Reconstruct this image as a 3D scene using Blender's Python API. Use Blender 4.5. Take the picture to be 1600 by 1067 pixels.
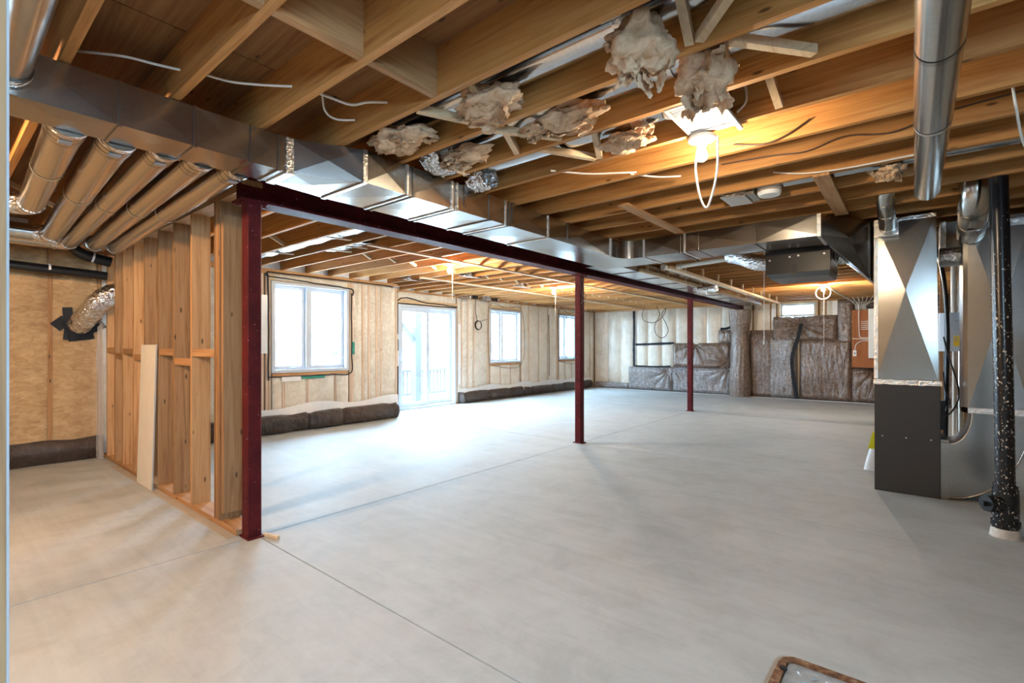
import bpy, bmesh, math, random
from mathutils import Vector, noise, Matrix

sc = bpy.context.scene
for o in list(bpy.data.objects):
    bpy.data.objects.remove(o)
COL = sc.collection
R = random.Random(7)

# ------------------------------------------------------------------ camera
TH = 0.689                      # heading, left of +Y
cam_d = bpy.data.cameras.new('camera'); cam = bpy.data.objects.new('camera', cam_d); COL.objects.link(cam)
cam.location = (0, 0, 1.346); cam.rotation_euler = (math.pi/2, 0, TH)
cam_d.sensor_width = 36; cam_d.lens = 761.67/1600*36; cam_d.shift_y = 8.93/1600
cam_d.clip_start = 0.05; cam_d.clip_end = 500
sc.camera = cam

# ------------------------------------------------------------------ exposure, sky
vs = sc.view_settings
vs.view_transform = 'Standard'; vs.look = 'None'; vs.gamma = 1; vs.use_curve_mapping = False
vs.exposure = 0.74
SKY = 58.0
w = bpy.data.worlds.new('overcast_sky'); sc.world = w; w.use_nodes = True
nt = w.node_tree; nt.nodes.clear()
wo = nt.nodes.new('ShaderNodeOutputWorld'); bg = nt.nodes.new('ShaderNodeBackground')
tc = nt.nodes.new('ShaderNodeTexCoord'); sx = nt.nodes.new('ShaderNodeSeparateXYZ')
mr = nt.nodes.new('ShaderNodeMapRange'); mr.inputs['From Min'].default_value = 0; mr.inputs['From Max'].default_value = 1
mr.inputs['To Min'].default_value = 0.5; mr.inputs['To Max'].default_value = 1.0       # overcast sky, brighter to the zenith
mm = nt.nodes.new('ShaderNodeMath'); mm.operation = 'MULTIPLY'; mm.inputs[1].default_value = SKY
bg.inputs['Color'].default_value = (0.59, 0.86, 1.13, 1)
nt.links.new(tc.outputs['Generated'], sx.inputs[0]); nt.links.new(sx.outputs['Z'], mr.inputs['Value'])
nt.links.new(mr.outputs[0], mm.inputs[0]); nt.links.new(mm.outputs[0], bg.inputs['Strength']); nt.links.new(bg.outputs[0], wo.inputs[0])
cy = sc.cycles
cy.use_denoising = True
cy.max_bounces = 10; cy.diffuse_bounces = 6; cy.glossy_bounces = 5; cy.transmission_bounces = 4; cy.transparent_max_bounces = 12
cy.sample_clamp_indirect = 12; cy.caustics_reflective = False; cy.caustics_refractive = False

BULB_W = 680.0      # emission strength of a bulb's glass

def portal(name, loc, rot, sx_, sy_):
    l = bpy.data.lights.new(name, 'AREA'); l.shape = 'RECTANGLE'; l.size = sx_; l.size_y = sy_
    l.cycles.is_portal = True
    o = bpy.data.objects.new(name, l); o.location = loc; o.rotation_euler = rot; COL.objects.link(o)
HP = math.pi/2
portal('sky_portal', (-7.97, 4.145, 1.665), (0, -HP, 0), 1.45, 1.37)
portal('sky_portal', (-8.67, 7.25, 1.14), (0, -HP, 0), 2.26, 1.70)
portal('sky_portal', (-8.67, 9.94, 1.63), (0, -HP, 0), 1.42, 1.28)
portal('sky_portal', (-8.67, 13.0, 1.66), (0, -HP, 0), 1.42, 1.1)

portal('sky_portal', (2.22, -1.15, 2.02), (0, HP, 0), 0.86, 2.72)  # for the added window in the right wall

# ------------------------------------------------------------------ materials
MATS = {}
def _mat(name):
    m = bpy.data.materials.new(name); m.use_nodes = True
    nt = m.node_tree; nt.nodes.clear()
    out = nt.nodes.new('ShaderNodeOutputMaterial'); b = nt.nodes.new('ShaderNodeBsdfPrincipled')
    nt.links.new(b.outputs[0], out.inputs[0]); MATS[name] = m
    return m, nt, b, out
def N(nt, t, **kw):
    n = nt.nodes.new(t)
    for k, v in kw.items():
        if k in n.inputs: n.inputs[k].default_value = v
        else: setattr(n, k, v)
    return n
def coords(nt, scale, rand=True):
    tc = N(nt, 'ShaderNodeTexCoord'); mp = N(nt, 'ShaderNodeMapping'); mp.inputs['Scale'].default_value = scale
    if rand:
        oi = N(nt, 'ShaderNodeObjectInfo'); mu = N(nt, 'ShaderNodeMath', operation='MULTIPLY'); mu.inputs[1].default_value = 37.0
        ad = N(nt, 'ShaderNodeVectorMath', operation='ADD'); cb = N(nt, 'ShaderNodeCombineXYZ')
        nt.links.new(oi.outputs['Random'], mu.inputs[0])
        for i in range(3): nt.links.new(mu.outputs[0], cb.inputs[i])
        nt.links.new(tc.outputs['Object'], ad.inputs[0]); nt.links.new(cb.outputs[0], ad.inputs[1]); nt.links.new(ad.outputs[0], mp.inputs[0])
        return mp.outputs[0], oi.outputs['Random']
    nt.links.new(tc.outputs['Object'], mp.inputs[0]); return mp.outputs[0], None
def ramp(nt, fac, stops):
    r = N(nt, 'ShaderNodeValToRGB'); e = r.color_ramp.elements
    while len(e) > 1: e.remove(e[-1])
    e[0].position = stops[0][0]; e[0].color = (*stops[0][1], 1)
    for p, c in stops[1:]:
        x = e.new(p); x.color = (*c, 1)
    nt.links.new(fac, r.inputs[0]); return r.outputs[0]
def mix(nt, a, b, fac, mode='MIX'):
    m = N(nt, 'ShaderNodeMix', data_type='RGBA', blend_type=mode)
    for s, v in ((m.inputs[0], fac), (m.inputs[6], a), (m.inputs[7], b)):
        if hasattr(v, 'is_output') or hasattr(v, 'links'): nt.links.new(v, s)
        else: s.default_value = v if isinstance(v, float) else (*v, 1)
    return m.outputs[2]
def bump(nt, b, h, strength, dist=0.01):
    n = N(nt, 'ShaderNodeBump'); n.inputs['Strength'].default_value = strength; n.inputs['Distance'].default_value = dist
    nt.links.new(h, n.inputs['Height']); nt.links.new(n.outputs[0], b.inputs['Normal']); return n
def noise_tex(nt, vec, scale, detail=4, rough=0.55, dist=0.0):
    n = N(nt, 'ShaderNodeTexNoise'); n.inputs['Scale'].default_value = scale; n.inputs['Detail'].default_value = detail
    n.inputs['Roughness'].default_value = rough; n.inputs['Distortion'].default_value = dist
    nt.links.new(vec, n.inputs['Vector']); return n.outputs[0]

def wood(name, axis, light, mid, dark, vmin=0.78):
    m, nt, b, _ = _mat(name)
    s = [26, 26, 26]; s[axis] = 1.3
    v, rnd = coords(nt, s)
    g = noise_tex(nt, v, 1.0, 6, 0.6, 1.2)
    col = ramp(nt, g, [(0.28, dark), (0.48, mid), (0.72, light)])
    s2 = [11, 11, 11]; s2[axis] = 3.6
    v2, _r = coords(nt, s2)
    vo = N(nt, 'ShaderNodeTexVoronoi'); vo.inputs['Scale'].default_value = 1.0; nt.links.new(v2, vo.inputs['Vector'])
    k = ramp(nt, vo.outputs['Distance'], [(0.0, (1, 1, 1)), (0.06, (0.9, 0.9, 0.9)), (0.11, (0, 0, 0))])
    col = mix(nt, col, tuple(c*0.32 for c in dark), k)
    hv = N(nt, 'ShaderNodeHueSaturation'); mr = N(nt, 'ShaderNodeMapRange')
    mr.inputs['To Min'].default_value = vmin; mr.inputs['To Max'].default_value = 1.18
    nt.links.new(rnd, mr.inputs[0]); nt.links.new(mr.outputs[0], hv.inputs['Value']); nt.links.new(col, hv.inputs['Color'])
    nt.links.new(hv.outputs[0], b.inputs['Base Color'])
    b.inputs['Roughness'].default_value = 0.7; bump(nt, b, g, 0.15, 0.004)
    return m
JW = ((0.55, 0.285, 0.095), (0.45, 0.205, 0.055), (0.29, 0.11, 0.025))
SW = ((0.52, 0.31, 0.15), (0.43, 0.225, 0.092), (0.27, 0.12, 0.04))
joist_m = wood('joist_wood', 0, *JW)
wx = wood('lumber_x', 0, *SW); wy = wood('lumber_y', 1, *SW); wz = wood('lumber_z', 2, *SW, 0.5)
wstud = wood('poly_covered_stud', 2, (0.66, 0.52, 0.40), (0.58, 0.43, 0.31), (0.42, 0.28, 0.18), 0.85)
wpale = wood('pale_lumber', 1, (0.74, 0.58, 0.38), (0.66, 0.48, 0.29), (0.5, 0.33, 0.18))
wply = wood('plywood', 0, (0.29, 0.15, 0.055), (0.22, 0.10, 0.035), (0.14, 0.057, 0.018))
wboard = wood('brown_backing_board', 2, (0.42, 0.15, 0.045), (0.36, 0.115, 0.03), (0.28, 0.08, 0.02))

def galv(name, base=(0.44, 0.425, 0.40), rough=0.27, spang=0.06, bmp=0.2, bscale=2.2, bdist=0.012):
    m, nt, b, _ = _mat(name)
    v, rnd = coords(nt, (1, 1, 1))
    n = noise_tex(nt, v, 60, 3)
    c = ramp(nt, n, [(0.3, tuple(x*(1-spang) for x in base)), (0.7, tuple(min(1, x*(1+spang)) for x in base))])
    nt.links.new(c, b.inputs['Base Color']); b.inputs['Metallic'].default_value = 1
    n2 = noise_tex(nt, v, 5, 3)
    mr = N(nt, 'ShaderNodeMapRange'); mr.inputs['To Min'].default_value = rough-0.025; mr.inputs['To Max'].default_value = rough+0.05
    nt.links.new(n2, mr.inputs[0]); nt.links.new(mr.outputs[0], b.inputs['Roughness'])
    n3 = noise_tex(nt, v, bscale, 2 if bscale > 10 else 0); bump(nt, b, n3, bmp, bdist)
    return m
steel = galv('galvanised_sheet', rough=0.215)
pipe_m = galv('galvanised_pipe', (0.62, 0.60, 0.56), rough=0.20, bmp=0.12)
joist_pipe = galv('bay_pipe_metal', (0.64, 0.68, 0.72), 0.2, 0.08, 0.1)
foil = galv('foil', (0.88, 0.88, 0.88), 0.2, 0.03, 1.0, 28.0, 0.03)
tape_m = galv('foil_tape', (0.82, 0.79, 0.75), 0.33, 0.05, 0.5, 40.0, 0.02)
flexm = galv('foil_flex', (0.86, 0.87, 0.88), 0.2, 0.04, 1.0, 45.0, 0.02)

def plain(name, col, rough=0.5, metal=0.0, var=0.08, vscale=8.0, coat=0.0, bmp=0.0, spec=0.5):
    m, nt, b, _ = _mat(name)
    v, rnd = coords(nt, (1, 1, 1)); n = noise_tex(nt, v, vscale, 4)
    c = ramp(nt, n, [(0.3, tuple(x*(1-var) for x in col)), (0.7, tuple(min(1, x*(1+var)) for x in col))])
    nt.links.new(c, b.inputs['Base Color']); b.inputs['Roughness'].default_value = rough; b.inputs['Metallic'].default_value = metal
    b.inputs['Coat Weight'].default_value = coat; b.inputs['Coat Roughness'].default_value = 0.15; b.inputs['Specular IOR Level'].default_value = spec
    if bmp: bump(nt, b, n, bmp, 0.02)
    return m
white = plain('white_vinyl', (0.50, 0.55, 0.61), 0.4, var=0.02)
whitep = plain('white_plastic', (0.85, 0.85, 0.83), 0.4, var=0.02)
cablem = plain('white_cable_jacket', (0.80, 0.77, 0.70), 0.5, var=0.03)
grille_m = plain('grey_white_grille', (0.46, 0.46, 0.46), 0.5, var=0.02)
pvc = plain('cream_pvc', (0.78, 0.76, 0.70), 0.35, var=0.03)
blackm = plain('black_plastic', (0.012, 0.012, 0.014), 0.28, var=0.2)
tapeblk = plain('black_sheathing_tape', (0.012, 0.014, 0.02), 0.6, var=0.3, spec=0.25)
screwm = plain('zinc_screw', (0.6, 0.6, 0.62), 0.35, 1.0)
drywall = plain('drywall_face', (0.72, 0.68, 0.60), 0.85, var=0.03)
furn_m = plain('charcoal_enamel', (0.036, 0.033, 0.031), 0.45, 0.0, 0.03, 3.0)
hrv_m = plain('dark_grey_enamel', (0.04, 0.037, 0.034), 0.32, 0.35, 0.05)
hrv_pan = plain('grey_drain_pan', (0.16, 0.165, 0.17), 0.3, 0.4, 0.03)
yellow = plain('yellow_label', (0.85, 0.55, 0.02), 0.5, var=0.03)
limey = plain('lime_broom_cap', (0.72, 0.75, 0.02), 0.4, var=0.03)
bristle = plain('pale_bristle', (0.70, 0.74, 0.78), 0.6, var=0.1, vscale=60)
greent = plain('green_tape', (0.03, 0.26, 0.19), 0.5, var=0.2)
pink = plain('pink_tape', (0.62, 0.08, 0.16), 0.5, var=0.2)
greytx = plain('grey_print', (0.35, 0.36, 0.38), 0.6, var=0.05)
sheath = plain('grey_sheathing', (0.34, 0.30, 0.26), 0.8, var=0.15)
conc_wall = plain('poured_wall', (0.20, 0.15, 0.10), 0.85, var=0.12, bmp=0.1)
soil = plain('pale_ground', (0.55, 0.53, 0.50), 0.9, var=0.1, vscale=0.5)
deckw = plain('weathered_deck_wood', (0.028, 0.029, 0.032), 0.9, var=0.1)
treem = plain('bare_treeline', (0.02, 0.02, 0.022), 0.9, var=0.3)
kraft = plain('kraft_cord', (0.30, 0.16, 0.07), 0.6)
brownwire = plain('brown_wire', (0.07, 0.035, 0.02), 0.5)
rimins = plain('white_rim_foam', (0.78, 0.77, 0.76), 0.7, var=0.1, vscale=20, bmp=0.4)

def red_steel(name):
    m, nt, b, _ = _mat(name)
    v, r = coords(nt, (1, 1, 1)); n = noise_tex(nt, v, 7, 5)
    c = ramp(nt, n, [(0.3, (0.065, 0.008, 0.010)), (0.7, (0.115, 0.013, 0.014))])
    n2 = noise_tex(nt, v, 70, 2, 0.5); k = ramp(nt, n2, [(0.70, (0, 0, 0)), (0.76, (1, 1, 1))])
    c = mix(nt, c, (0.42, 0.30, 0.30), k)
    nt.links.new(c, b.inputs['Base Color']); b.inputs['Roughness'].default_value = 0.6; b.inputs['Specular IOR Level'].default_value = 0.12
    return m
redm = red_steel('red_oxide_paint')

def spatter(name):
    m, nt, b, _ = _mat(name)
    v, r = coords(nt, (1, 1, 0.6)); n = noise_tex(nt, v, 75, 3, 0.5)
    tc = N(nt, 'ShaderNodeTexCoord'); sp = N(nt, 'ShaderNodeSeparateXYZ'); nt.links.new(tc.outputs['Object'], sp.inputs[0])
    mr = N(nt, 'ShaderNodeMapRange'); mr.inputs['From Min'].default_value = 0.0; mr.inputs['From Max'].default_value = 1.6
    mr.inputs['To Min'].default_value = 0.075; mr.inputs['To Max'].default_value = -0.11
    nt.links.new(sp.outputs['Z'], mr.inputs[0])
    ad = N(nt, 'ShaderNodeMath', operation='ADD'); nt.links.new(n, ad.inputs[0]); nt.links.new(mr.outputs[0], ad.inputs[1])
    k = ramp(nt, ad.outputs[0], [(0.70, (0, 0, 0)), (0.73, (1, 1, 1))])
    c = mix(nt, (0.010, 0.010, 0.012), (0.62, 0.56, 0.48), k); nt.links.new(c, b.inputs['Base Color'])
    b.inputs['Roughness'].default_value = 0.25
    return m
absm = spatter('paint_spattered_black_pipe')

def concrete():
    m, nt, b, _ = _mat('concrete_slab')
    tc = N(nt, 'ShaderNodeTexCoord'); g = N(nt, 'ShaderNodeNewGeometry')
    mp = N(nt, 'ShaderNodeMapping'); nt.links.new(g.outputs['Position'], mp.inputs[0]); v = mp.outputs[0]
    n1 = noise_tex(nt, v, 0.55, 6, 0.6, 0.6); n2 = noise_tex(nt, v, 3.2, 9, 0.74, 0.5); n3 = noise_tex(nt, v, 90, 2)
    c = ramp(nt, n1, [(0.3, (0.44, 0.465, 0.465)), (0.55, (0.50, 0.53, 0.535)), (0.75, (0.555, 0.59, 0.605))])
    c2 = ramp(nt, n2, [(0.34, (0.86, 0.855, 0.85)), (0.55, (1, 1, 1)), (0.70, (1.0, 1.0, 1.0))])
    c = mix(nt, c, c2, 1.0, 'MULTIPLY')
    mp2 = N(nt, 'ShaderNodeMapping'); mp2.inputs['Scale'].default_value = (0.5, 7, 1); mp2.inputs['Rotation'].default_value = (0, 0, 0.5)
    nt.links.new(g.outputs['Position'], mp2.inputs[0]); n4 = noise_tex(nt, mp2.outputs[0], 1.0, 6, 0.7, 1.5)
    c4 = ramp(nt, n4, [(0.35, (0.9, 0.9, 0.9)), (0.6, (1, 1, 1))]); c = mix(nt, c, c4, 0.8, 'MULTIPLY')
    n5 = noise_tex(nt, v, 14, 5, 0.6); k = ramp(nt, n5, [(0.70, (0, 0, 0)), (0.76, (1, 1, 1))])
    c = mix(nt, c, (0.74, 0.73, 0.71), mix(nt, (0, 0, 0), k, 0.5))
    nt.links.new(c, b.inputs['Base Color'])
    r = ramp(nt, n2, [(0.3, (0.55,)*3), (0.7, (0.7,)*3)]); nt.links.new(r, b.inputs['Roughness'])
    b.inputs['Specular IOR Level'].default_value = 0.25
    bump(nt, b, n3, 0.08, 0.003)
    return m
floor_m = concrete()
joint_m = plain('saw_cut', (0.10, 0.09, 0.085), 0.9)

def fibre(name, light, dark, coat, scale=14.0, bmp=0.5, stretch=(1, 1, 1), ior=1.65):
    m, nt, b, _ = _mat(name)
    v, r = coords(nt, stretch); n = noise_tex(nt, v, scale, 6, 0.65, 1.0); n2 = noise_tex(nt, v, 3.0, 3)
    c = ramp(nt, n, [(0.3, dark), (0.62, light)])
    c2 = ramp(nt, n2, [(0.3, (0.84, 0.80, 0.74)), (0.65, (1, 1, 1))]); c = mix(nt, c, c2, 1.0, 'MULTIPLY')
    nt.links.new(c, b.inputs['Base Color']); b.inputs['Roughness'].default_value = 0.85
    b.inputs['Coat Weight'].default_value = coat; b.inputs['Coat Roughness'].default_value = 0.22
    if coat > 0.8:
        vw, _r = coords(nt, (5, 5, 1.7)); w_ = noise_tex(nt, vw, 2.2, 5, 0.6, 1.5); w2 = noise_tex(nt, vw, 9.0, 3, 0.5, 1.0)
        ad = N(nt, 'ShaderNodeMath', operation='ADD'); mu = N(nt, 'ShaderNodeMath', operation='MULTIPLY'); mu.inputs[1].default_value = 0.3
        nt.links.new(w2, mu.inputs[0]); nt.links.new(w_, ad.inputs[0]); nt.links.new(mu.outputs[0], ad.inputs[1])
        bn = N(nt, 'ShaderNodeBump'); bn.inputs['Strength'].default_value = bmp; bn.inputs['Distance'].default_value = 0.025
        nt.links.new(ad.outputs[0], bn.inputs['Height']); nt.links.new(bn.outputs[0], b.inputs['Coat Normal']); nt.links.new(bn.outputs[0], b.inputs['Normal']); b.inputs['Coat Roughness'].default_value = 0.16; b.inputs['Coat IOR'].default_value = ior
    else:
        vw, _r = coords(nt, (7, 7, 1.6)); w_ = noise_tex(nt, vw, 2.0, 4, 0.6, 2.0)
        bump(nt, b, n if coat == 0 else w_, bmp, 0.02)
    return m
batt_m = fibre('poly_covered_batt', (0.76, 0.725, 0.65), (0.60, 0.54, 0.45), 0.5, bmp=0.5)
batt_far = fibre('bright_poly_batt', (0.84, 0.78, 0.69), (0.74, 0.66, 0.55), 0.5, bmp=0.45)
batt_warm_lit = fibre('bare_warm_lit_batt', (0.62, 0.44, 0.25), (0.42, 0.27, 0.13), 0.0, 9.0, 0.8, (1, 1, 2.2))  # bare batts; tan tint puts the side room's warm dim light into the colour
tuft_m = fibre('fibreglass_tuft', (0.72, 0.52, 0.35), (0.42, 0.26, 0.15), 0.0, 18.0, 0.5)
quilt_m = fibre('brown_film_blanket', (0.27, 0.185, 0.14), (0.055, 0.03, 0.02), 1.0, 16.0, 0.9)
quilt_grey = fibre('silvery_film_blanket', (0.38, 0.36, 0.37), (0.12, 0.10, 0.10), 1.0, 16.0, 0.9)
roll_m = fibre('dark_film_roll', (0.060, 0.036, 0.026), (0.02, 0.011, 0.008), 1.0, 12.0, 1.0, (1, 1, 1), 1.4)
polyw = plain('white_poly_flap', (0.78, 0.78, 0.78), 0.3, var=0.05, coat=0.5)

def glass():
    m, nt, b, out = _mat('window_glass')
    t = N(nt, 'ShaderNodeBsdfTransparent'); gl = N(nt, 'ShaderNodeBsdfGlossy'); gl.inputs['Roughness'].default_value = 0.02
    mx = N(nt, 'ShaderNodeMixShader'); mx.inputs[0].default_value = 0.06
    t.inputs[0].default_value = (0.95, 0.97, 0.97, 1)
    nt.links.new(t.outputs[0], mx.inputs[1]); nt.links.new(gl.outputs[0], mx.inputs[2])
    nt.links.new(mx.outputs[0], out.inputs[0]); return m
glass_m = glass()
def film():
    m, nt, b, out = _mat('clear_poly_film')
    t = N(nt, 'ShaderNodeBsdfTransparent'); mx = N(nt, 'ShaderNodeMixShader'); mx.inputs[0].default_value = 0.3
    b.inputs['Base Color'].default_value = (0.72, 0.68, 0.62, 1); b.inputs['Roughness'].default_value = 0.25
    nt.links.new(t.outputs[0], mx.inputs[1]); nt.links.new(b.outputs[0], mx.inputs[2]); nt.links.new(mx.outputs[0], out.inputs[0]); return m
film_m = film()
def emit(name, col, s):
    m, nt, b, out = _mat(name)
    b.inputs['Base Color'].default_value = (0.9, 0.9, 0.88, 1); b.inputs['Emission Color'].default_value = (*col, 1); b.inputs['Emission Strength'].default_value = s
    return m
bulb_m = emit('lit_bulb', (1.0, 0.80, 0.55), BULB_W)
bulb_far = emit('lit_far_bulb', (1.0, 0.84, 0.64), 1900)
def rusty():
    m, nt, b, _ = _mat('rusty_iron')
    v, r = coords(nt, (1, 1, 1)); n = noise_tex(nt, v, 30, 6, 0.7)
    c = ramp(nt, n, [(0.3, (0.05, 0.028, 0.015)), (0.5, (0.20, 0.085, 0.035)), (0.72, (0.42, 0.30, 0.18))]); nt.links.new(c, b.inputs['Base Color'])
    b.inputs['Roughness'].default_value = 0.8; bump(nt, b, n, 0.6, 0.01); return m
rust_m = rusty()
tread_m = plain('blue_grey_tread_plate', (0.36, 0.41, 0.45), 0.45, 0.3, 0.25, 25)

# ------------------------------------------------------------------ building helpers
WL = {}
class MB:
    def __init__(s): s.v = []; s.f = []; s.sm = []
    def add(s, vs, fs, smooth=False):
        k = len(s.v); s.v += [tuple(p) for p in vs]; s.f += [tuple(i+k for i in f) for f in fs]; s.sm += [smooth]*len(fs); return s
    def hexa(s, p):      # bottom 4 ccw, top 4 ccw
        return s.add(p, [(3, 2, 1, 0), (4, 5, 6, 7), (0, 1, 5, 4), (1, 2, 6, 5), (2, 3, 7, 6), (3, 0, 4, 7)])
    def box(s, x0, x1, y0, y1, z0, z1):
        return s.hexa([(x0, y0, z0), (x1, y0, z0), (x1, y1, z0), (x0, y1, z0), (x0, y0, z1), (x1, y0, z1), (x1, y1, z1), (x0, y1, z1)])
    def bar(s, a, b, w, h, up=(0, 0, 1)):
        a = Vector(a); b = Vector(b); d = (b-a).normalized(); u = Vector(up); sd = d.cross(u).normalized(); u = sd.cross(d).normalized()
        sd *= w/2; u *= h/2
        return s.hexa([a-sd-u, a+sd-u, b+sd-u, b-sd-u, a-sd+u, a+sd+u, b+sd+u, b-sd+u])
    def tube(s, path, r, n=16, cap=True, rib=None):
        P = [Vector(p) for p in path]; k = len(P); rings = []
        up = None
        for i, p in enumerate(P):
            d = (P[min(i+1, k-1)]-P[max(i-1, 0)]).normalized()
            if up is None:
                up = Vector((0, 0, 1)) if abs(d.z) < 0.9 else Vector((0, 1, 0))
            sd = d.cross(up).normalized(); up = sd.cross(d).normalized()
            rr = r[i] if isinstance(r, (list, tuple)) else r
            rings.append([p+(sd*math.cos(2*math.pi*j/n)+up*math.sin(2*math.pi*j/n))*rr for j in range(n)])
        vs = [q for g in rings for q in g]; fs = []
        for i in range(k-1):
            for j in range(n):
                fs.append((i*n+j, i*n+(j+1) % n, (i+1)*n+(j+1) % n, (i+1)*n+j))
        s.add(vs, fs, True)
        if cap: s.add(rings[0], [tuple(range(n-1, -1, -1))]); s.add(rings[-1], [tuple(range(n))])
        return s
    def grid(s, fn, nu, nv, smooth=True, close=False):
        vs = [fn(i/nu, j/nv) for j in range(nv+1) for i in range(nu+1)]
        fs = [(j*(nu+1)+i, j*(nu+1)+i+1, (j+1)*(nu+1)+i+1, (j+1)*(nu+1)+i) for j in range(nv) for i in range(nu)]
        return s.add(vs, fs, smooth)
    def build(s, name, m, parent=None, origin=None, **props):
        me = bpy.data.meshes.new(name)
        if parent is not None: base = WL[parent.name]
        elif origin is not None: base = Vector(origin)
        else:
            lo = Vector([min(p[i] for p in s.v) for i in range(3)]); hi = Vector([max(p[i] for p in s.v) for i in range(3)])
            base = Vector(((lo.x+hi.x)/2, (lo.y+hi.y)/2, lo.z))
        own = base
        if parent is not None:      # a part's origin sits at its own centre
            lo = Vector([min(p[i] for p in s.v) for i in range(3)]); hi = Vector([max(p[i] for p in s.v) for i in range(3)])
            own = (lo+hi)/2
        me.from_pydata([tuple(Vector(p)-own) for p in s.v], [], s.f)
        me.polygons.foreach_set('use_smooth', s.sm); me.materials.append(m); me.update()
        bm = bmesh.new(); bm.from_mesh(me); bmesh.ops.recalc_face_normals(bm, faces=bm.faces); bm.to_mesh(me); bm.free()
        o = bpy.data.objects.new(name, me); COL.objects.link(o); WL[o.name] = own.copy()
        if parent is not None: o.parent = parent; o.location = own-base
        else: o.location = own
        for k, v in props.items(): o[k] = v
        return o
def thing(name, label, cat, loc, group=None, kind='thing'):
    o = bpy.data.objects.new(name, None); COL.objects.link(o); o.location = loc; o.empty_display_size = 0.1
    WL[o.name] = Vector(loc); o['label'] = label; o['category'] = cat; o['kind'] = kind
    if group: o['group'] = group
    return o
def single(mb, name, m, label, cat, group=None):
    o = mb.build(name, m, label=label, category=cat, kind='thing')
    if group: o['group'] = group
    return o
def place(o, name, parent, wloc, rot=(0, 0, 0)):      # a linked copy of a part
    c = o.copy(); c.name = name; COL.objects.link(c); c.parent = parent; c.location = Vector(wloc)-WL[parent.name]; c.rotation_euler = rot
    WL[c.name] = Vector(wloc); return c
def struct(mb, name, m, origin=None):
    o = mb.build(name, m, origin=origin); o['kind'] = 'structure'; return o
def B(*a): return MB().box(*a)
def arc(c, a, b, r, t0, t1, n=8):      # points c + r*(a cos t + b sin t)
    c = Vector(c); a = Vector(a); b = Vector(b)
    return [c+(a*math.cos(t0+(t1-t0)*i/n)+b*math.sin(t0+(t1-t0)*i/n))*r for i in range(n+1)]
def smooth_path(pts, n=6):
    P = [Vector(p) for p in pts]; out = []
    for i in range(len(P)-1):
        p0 = P[max(i-1, 0)]; p1 = P[i]; p2 = P[i+1]; p3 = P[min(i+2, len(P)-1)]
        for k in range(n):
            t = k/n
            out.append(0.5*((2*p1)+(p2-p0)*t+(2*p0-5*p1+4*p2-p3)*t*t+(3*p1-p0-3*p2+p3)*t**3))
    out.append(P[-1]); return out
def nz(x, y, z, s=1.0): return noise.noise(Vector((x*s, y*s, z*s)))

JB, JT = 2.562, 2.797            # joist bottom, joist top
JY = [1.61+0.406*k for k in range(-9, 33)]
XW, XG, YF = -7.70, -8.40, 14.62     # inner faces of the left wall, the garden wall and the far wall

# ================================================================== floor
base = MB().box(-8.7, 2.2, -3.2, 14.9, -0.25, -0.012)
floor = struct(base, 'floor', joint_m, (0, 0, 0))
xs = [-8.7, -3.62, 2.2]; ys = [-3.2, 1.53, 5.93, 10.33, 14.9]; G = 0.0045
for i in range(2):
    for j in range(4):
        x0, x1, y0, y1 = xs[i]+(G if i else 0), xs[i+1]-(0 if i else G), ys[j]+(G if j else 0), ys[j+1]-(G if j < 3 else 0)
        B(x0, x1, y0, y1, -0.011, 0.0).build('slab', floor_m, floor)

# ================================================================== ceiling: plywood, joists, blocking, bridging
ceiling = struct(B(-8.7, 2.2, -3.2, 14.9, JT+0.016, JT+0.05), 'ceiling', sheath, (0, 0, JT))
k = 0
yy = -3.2
while yy < 14.9:
    y1 = min(yy+1.218, 14.9); off = 1.2 if k % 2 else 0
    xx = -8.7-off
    while xx < 2.2:
        x0, x1 = max(xx, -8.7), min(xx+2.436, 2.2)
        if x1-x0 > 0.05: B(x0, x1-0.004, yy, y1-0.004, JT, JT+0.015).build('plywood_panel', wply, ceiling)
        xx += 2.44
    yy = y1; k += 1
jr = B(-3.60, 2.05, -0.019, 0.019, JB, JT).build('joist', joist_m, ceiling); jr.location.y += JY[0]
jl = B(-7.72, -3.64, -0.019, 0.019, JB, JT).build('joist', joist_m, ceiling); jl.location.y += JY[0]
jl2 = B(-8.42, -3.64, -0.019, 0.019, JB, JT).build('joist', joist_m, ceiling); first2 = True
cz = (JB+JT)/2
for i, y in enumerate(JY):
    if i: place(jr, 'joist', ceiling, ((-3.60+2.05)/2, y, cz))
    if y < 5.9:
        if i: place(jl, 'joist', ceiling, ((-7.72-3.64)/2, y, cz))
    else:
        if first2: jl2.location.y += y; first2 = False
        else: place(jl2, 'joist', ceiling, ((-8.42-3.64)/2, y, cz))
for a in range(6, 9):       # full-depth blocking over the near corner
    B(-1.82, -1.782, JY[a]+0.02, JY[a+1]-0.02, JB+0.001, JT).build('blocking', wy, ceiling)
def strut(xc, y0, y1, up, dx=0.0, hang=None):
    pass
def strut_mesh(rise):
    s = MB(); za, zb = (JB+0.03, JT-0.03) if rise > 0 else (JT-0.03, JB+0.03)
    s.bar((0, 0.02, za), (0, 0.386, zb), 0.036, 0.036); return s
sa = strut_mesh(1).build('bridging_strut', wpale, ceiling); sb = strut_mesh(-1).build('bridging_strut', wpale, ceiling)
sc_a = Vector((0, 0.203, cz))
rows = [(-5.9, 0, 41), (-4.35, 9, 41)]
used = 0
spots = []
for xr, i0, i1 in rows:
    for i in range(i0, i1):
        if abs(JY[i]-2.828) < 0.1 or (xr < -5 and abs(JY[i]-3.234) < 0.1): continue
        spots.append((xr, JY[i]))
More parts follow.
